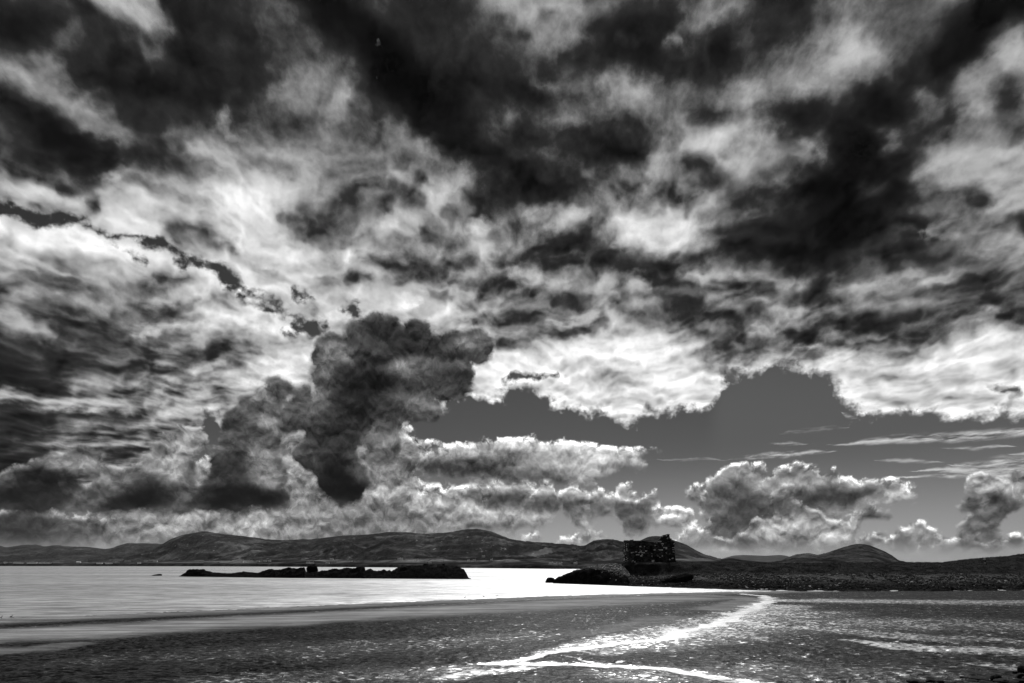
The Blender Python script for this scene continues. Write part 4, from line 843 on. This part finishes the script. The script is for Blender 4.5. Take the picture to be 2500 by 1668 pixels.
def obj(name, fn, mat, parent=None, smooth=False):
    bm = bmesh.new(); fn(bm); me = bpy.data.meshes.new(name); bm.to_mesh(me); bm.free()
    if smooth: me.polygons.foreach_set('use_smooth', [True]*len(me.polygons))
    return link(name, me, mat, parent)
p = on_px(1083, 1384, 245); post = empty('beacon_post', (p.x, p.y, p.z-0.6)); tag(post, 'thin pole on a squat block on the right end of the reef', 'beacon')
obj('block', lambda bm: box(bm, (0, 0, 0.9), (1.0, 1.0, 1.8)), M['rock'], post)
obj('pole', lambda bm: tube(bm, (0, 0, 1.7), (0.05, 0, 4.0), 0.07, 0.04), M['wood'], post)

# ------------------------------------------------------------------ houses on the far shore
def house(loc, w, dpt, h, rz, label, group, roof='slate', cat='house', name='cottage'):
    e = empty(name, loc, rz); tag(e, label, cat, group)
    obj('wall', lambda bm: box(bm, (0, 0, h/2-0.5), (w, dpt, h+1.0)), M['white'], e)
    def rf(bm):
        a, b, hh = w/2+0.3, dpt/2+0.3, dpt*0.38
        v = [bm.verts.new(c) for c in ((-a, -b, h), (a, -b, h), (a, b, h), (-a, b, h), (-a, 0, h+hh), (a, 0, h+hh))]
        for f in ((0, 1, 5, 4), (2, 3, 4, 5), (0, 4, 3), (1, 2, 5), (3, 2, 1, 0)): bm.faces.new([v[i] for i in f])
    obj('roof', rf, M[roof], e)
    obj('chimney', lambda bm: box(bm, (w*0.4, 0, h+dpt*0.42), (0.9, 0.8, 1.6)), M['white'], e)
    return e
HS = {'row': ('# house in the row of white houses on the far left shore', [(14,1377.2),(38,1375.5),(44,1377),(49,1377),(54,1377.2),(70,1377),(75,1377),(80,1377),(86,1377.2),(100,1377),(110,1376.8),(120,1376.6)]),
      'village': ('# white house of the village left below the long mountain', [(240,1377.5),(246,1378),(262,1377),(270,1377),(286,1374.5),(308,1372.5),(315,1372.5),(340,1376.5),(356,1371),(380,1372.2),(418,1369)]),
      'mid': ('# white house in the fields under the long mountain', [(590,1373.5),(606,1371.5),(614,1372),(630,1372.5),(647,1371.8),(658,1371.5),(752,1376),(762,1376.5),(800,1376.5),(810,1367),(848,1367.5),(858,1367.5),(862,1372),(895,1368)]),
      'slope': ('# white house on the slope behind the reef', [(975,1367),(980,1367.5),(1018,1369),(1050,1375),(1144,1371),(1158,1370.5),(1180,1353.5),(1200,1369),(1345,1379),(1355,1380),(1368,1379.5),(1405,1378)])}
ORD = ['leftmost', 'second from the left', 'third from the left', 'fourth from the left', 'fifth from the left', 'sixth from the left', 'seventh from the left', 'eighth from the left', 'ninth from the left']
RORD = ['rightmost', 'second from the right', 'third from the right', 'fourth from the right', 'fifth from the right', 'sixth from the right', 'seventh from the right', 'eighth from the right', 'ninth from the right']
def nth(i, n): return ORD[i] if i < (n+1)//2 else RORD[n-1-i]
for g, (lab0, pts) in HS.items():
    for i, (x, y) in enumerate(sorted(pts)):
        lab = lab0.replace('#', nth(i, len(pts)))
        w = on_fore(x, y); k = w.y/2200.0
        house(w, random.uniform(9, 14)*max(k, 0.55), 7*max(k, 0.55), 4.2*max(k, 0.55), random.uniform(-0.3, 0.3), lab, 'white houses: '+g)
w = on_fore(192, 1374.5); house(w, 26, 13, 6, 0.1, 'long dark barn with a roof whitened as if sunlit on the far left shore', None, 'white', 'barn', 'barn')  # sunlight on the roof is put into its white colour

# ------------------------------------------------------------------ birds, walker, foreground boulders
def wader(loc, s, mat, label, group=None, rz=0.0, name='shore_bird'):
    e = empty(name, loc, rz); tag(e, label, 'bird', group)
    def body(bm):
        ball(bm, (0, 0, 0.62*s), (0.26*s, 0.12*s, 0.14*s), Matrix.Rotation(-0.35, 3, 'Y')); tube(bm, (0.18*s, 0, 0.68*s), (0.30*s, 0, 0.95*s), 0.055*s, 0.035*s); ball(bm, (0.32*s, 0, 0.98*s), (0.075*s, 0.05*s, 0.05*s)); tube(bm, (-0.2*s, 0, 0.6*s), (-0.38*s, 0, 0.52*s), 0.07*s, 0.02*s)
    obj('body', body, mat, e, True)
    obj('beak', lambda bm: tube(bm, (0.38*s, 0, 0.98*s), (0.56*s, 0, 0.95*s), 0.018*s, 0.004*s, 6), M['feather_d'], e)
    for y in (-0.05, 0.05): obj('leg', lambda bm: tube(bm, (0.02*s, y*s, 0.52*s), (0.03*s, y*s, -0.03*s), 0.014*s, 0.012*s, 6), M['feather_d'], e)
def sandpt(x, y):
    g = ground_px(x, y); X, Y = np.array([g[0]]), np.array([g[1]]); return Vector((g[0], g[1], float(max(macro(X, Y)[0], 0))))
for x, y, lab, rz in ((1135,1463,'leftmost of the three small wading birds at the water edge below the reef',0.2),(1181,1461,'middle one of the three small wading birds at the water edge',3.0),(1213,1459.6,'rightmost of the three small wading birds at the water edge',0.4)):
    wader(sandpt(x, y), 0.42, M['feather_d'], lab, 'waders at the water edge', rz)
wader(sandpt(27, 1512), 0.42, M['feather_d'], 'dark bird standing in the shallows at the far left edge', 'birds in the shallows at the left', 1.4)
wader(sandpt(3, 1512.5), 0.36, M['feather_d'], 'dark bird cut by the left edge of the picture', 'birds in the shallows at the left', 1.4)
w = Vector(P3(1823, 1439, 126)); wader((w.x, w.y, 0.02), 0.92, M['feather_w'], 'white heron standing at the foot of the headland rocks', None, 2.6, 'heron')
# person: one skinned body, clothes over it
pd = 178.0; pb = on_land(2405, pd); pz = CH-(1378.4-HY)/F*pd
person = empty('person', (pb.x, pb.y, max(pb.z-0.02, pz)), 0.0); tag(person, 'person in white top and dark trousers stooping on the grassy slope', 'person')
def skin(name, pts, edges, rad, mat, parent, root=0):
    me = bpy.data.meshes.new(name); me.from_pydata(pts, edges, []); o = link(name, me, mat, parent)
    md = o.modifiers.new('Skin', 'SKIN'); md.use_smooth_shade = True
    for i, r in enumerate(rad): me.skin_vertices[0].data[i].radius = (r, r)
    me.skin_vertices[0].data[root].use_root = True
    sb = o.modifiers.new('Subdivision', 'SUBSURF'); sb.levels = 1; sb.render_levels = 1
    return o
J = [(0,0,0.92),(-0.02,0,1.15),(-0.14,0,1.38),(-0.22,0,1.47),(-0.28,0,1.56),(-0.31,0,1.68), (0.02,-0.10,0.86),(-0.03,-0.12,0.48),(0.05,-0.12,0.06),(-0.10,-0.12,0.03), (0.02,0.10,0.86),(0.06,0.12,0.48),(0.14,0.12,0.06),(0.0,0.12,0.03),
     (-0.14,-0.19,1.36),(-0.20,-0.24,1.10),(-0.36,-0.20,0.98),(-0.44,-0.18,0.95), (-0.14,0.19,1.36),(-0.22,0.24,1.10),(-0.38,0.20,1.00),(-0.46,0.18,0.98)]
E = [(0,1),(1,2),(2,3),(3,4),(4,5),(0,6),(6,7),(7,8),(8,9),(0,10),(10,11),(11,12),(12,13),(2,14),(14,15),(15,16),(16,17),(2,18),(18,19),(19,20),(20,21)]
RR = [0.13,0.125,0.14,0.06,0.085,0.09,0.095,0.062,0.045,0.035,0.095,0.062,0.045,0.035,0.06,0.048,0.036,0.034,0.06,0.048,0.036,0.034]
skin('body', J, E, RR, M['skin'], person)
skin('shirt', [J[0],J[1],J[2],J[14],J[15],J[18],J[19]], [(0,1),(1,2),(2,3),(3,4),(2,5),(5,6)], [0.155,0.15,0.165,0.085,0.07,0.085,0.07], M['shirt'], person)
skin('trousers', [(0,0,0.95),J[6],J[7],(0.04,-0.12,0.12),J[10],J[11],(0.13,0.12,0.12)], [(0,1),(1,2),(2,3),(0,4),(4,5),(5,6)], [0.15,0.115,0.085,0.07,0.115,0.085,0.07], M['cloth_d'], person)
for a, b in ((8, 9), (12, 13)):
    obj('shoe', lambda bm: ball(bm, ((J[a][0]+J[b][0])/2, J[a][1], 0.05), (0.15, 0.06, 0.06)), M['white'], person, True)
obj('hair', lambda bm: ball(bm, (-0.30, 0, 1.70), (0.10, 0.09, 0.085)), M['cloth_d'], person, True)
# boulders in the near right corner
FB = [(2228,1664,26,10),(2253,1668,22,9),(2272,1663,20,10),(2296,1664,16,8),(2318,1669,20,8),(2340,1667,22,9),(2372,1664,30,10),(2392,1659,42,11),(2408,1667,30,10),(2432,1657,22,22),(2446,1664,36,13),(2468,1667,30,11),(2487,1664,26,12),(2496,1652,22,16),(2502,1636,28,26),(2515,1660,34,20),(2360,1672,40,10),(2420,1674,50,10),(2540,1645,40,26),(2478,1641,12,5),(2380,1645,13,3),(2352,1654,16,4)]
row = sorted(b_[0] for i, b_ in enumerate(FB) if i not in (9, 14, 7, 19, 20, 21))
for i, (x, y, w, h) in enumerate(FB):
    g = ground_px(x, y+h*0.35); s_ = g[1]/F; z = float(macro(np.array([g[0]]), np.array([g[1]]))[0])
    b = blob('boulder', (g[0], g[1], z+h*s_*0.30), (w*s_, w*s_*0.9, h*s_*1.15), M['boulder'], 20+i*1.3, i*0.7, 0.1*math.sin(i), 3, 0.2)
    lab = {9: 'upright rounded dark boulder, tallest of the row in the near right corner', 14: 'large dark boulder cut by the right edge of the picture', 7: 'broad flat dark boulder in the near right corner', 19: 'small dark stone lying alone left of the boulder at the right edge', 20: 'flat dark stone half sunk in the wet sand above the boulder row', 21: 'low dark stone lying in a puddle just above the boulder row'}.get(i) or nth(row.index(x), len(row))+' of the low dark boulders along the bottom right corner'
    tag(b, lab, 'boulder', 'boulders in the near right corner')

# ------------------------------------------------------------------ haze
def f_haze():
    m = bpy.data.materials.new('sea_haze'); m.use_nodes = True; t = m.node_tree; t.nodes.clear(); b = NB(t)
    v = b.new('ShaderNodeVolumePrincipled'); v.inputs['Color'].default_value = (0.9, 0.9, 0.9, 1); v.inputs['Density'].default_value = HAZE; v.inputs['Anisotropy'].default_value = 0.0
    o = b.new('ShaderNodeOutputMaterial'); t.links.new(v.outputs[0], o.inputs['Volume']); return m
HAZE = 0.7e-5
if HAZE:
    hz = obj('haze', lambda bm: box(bm, (0, 10400, 182), (60000, 21200, 370)), f_haze()); hz['kind'] = 'stuff'
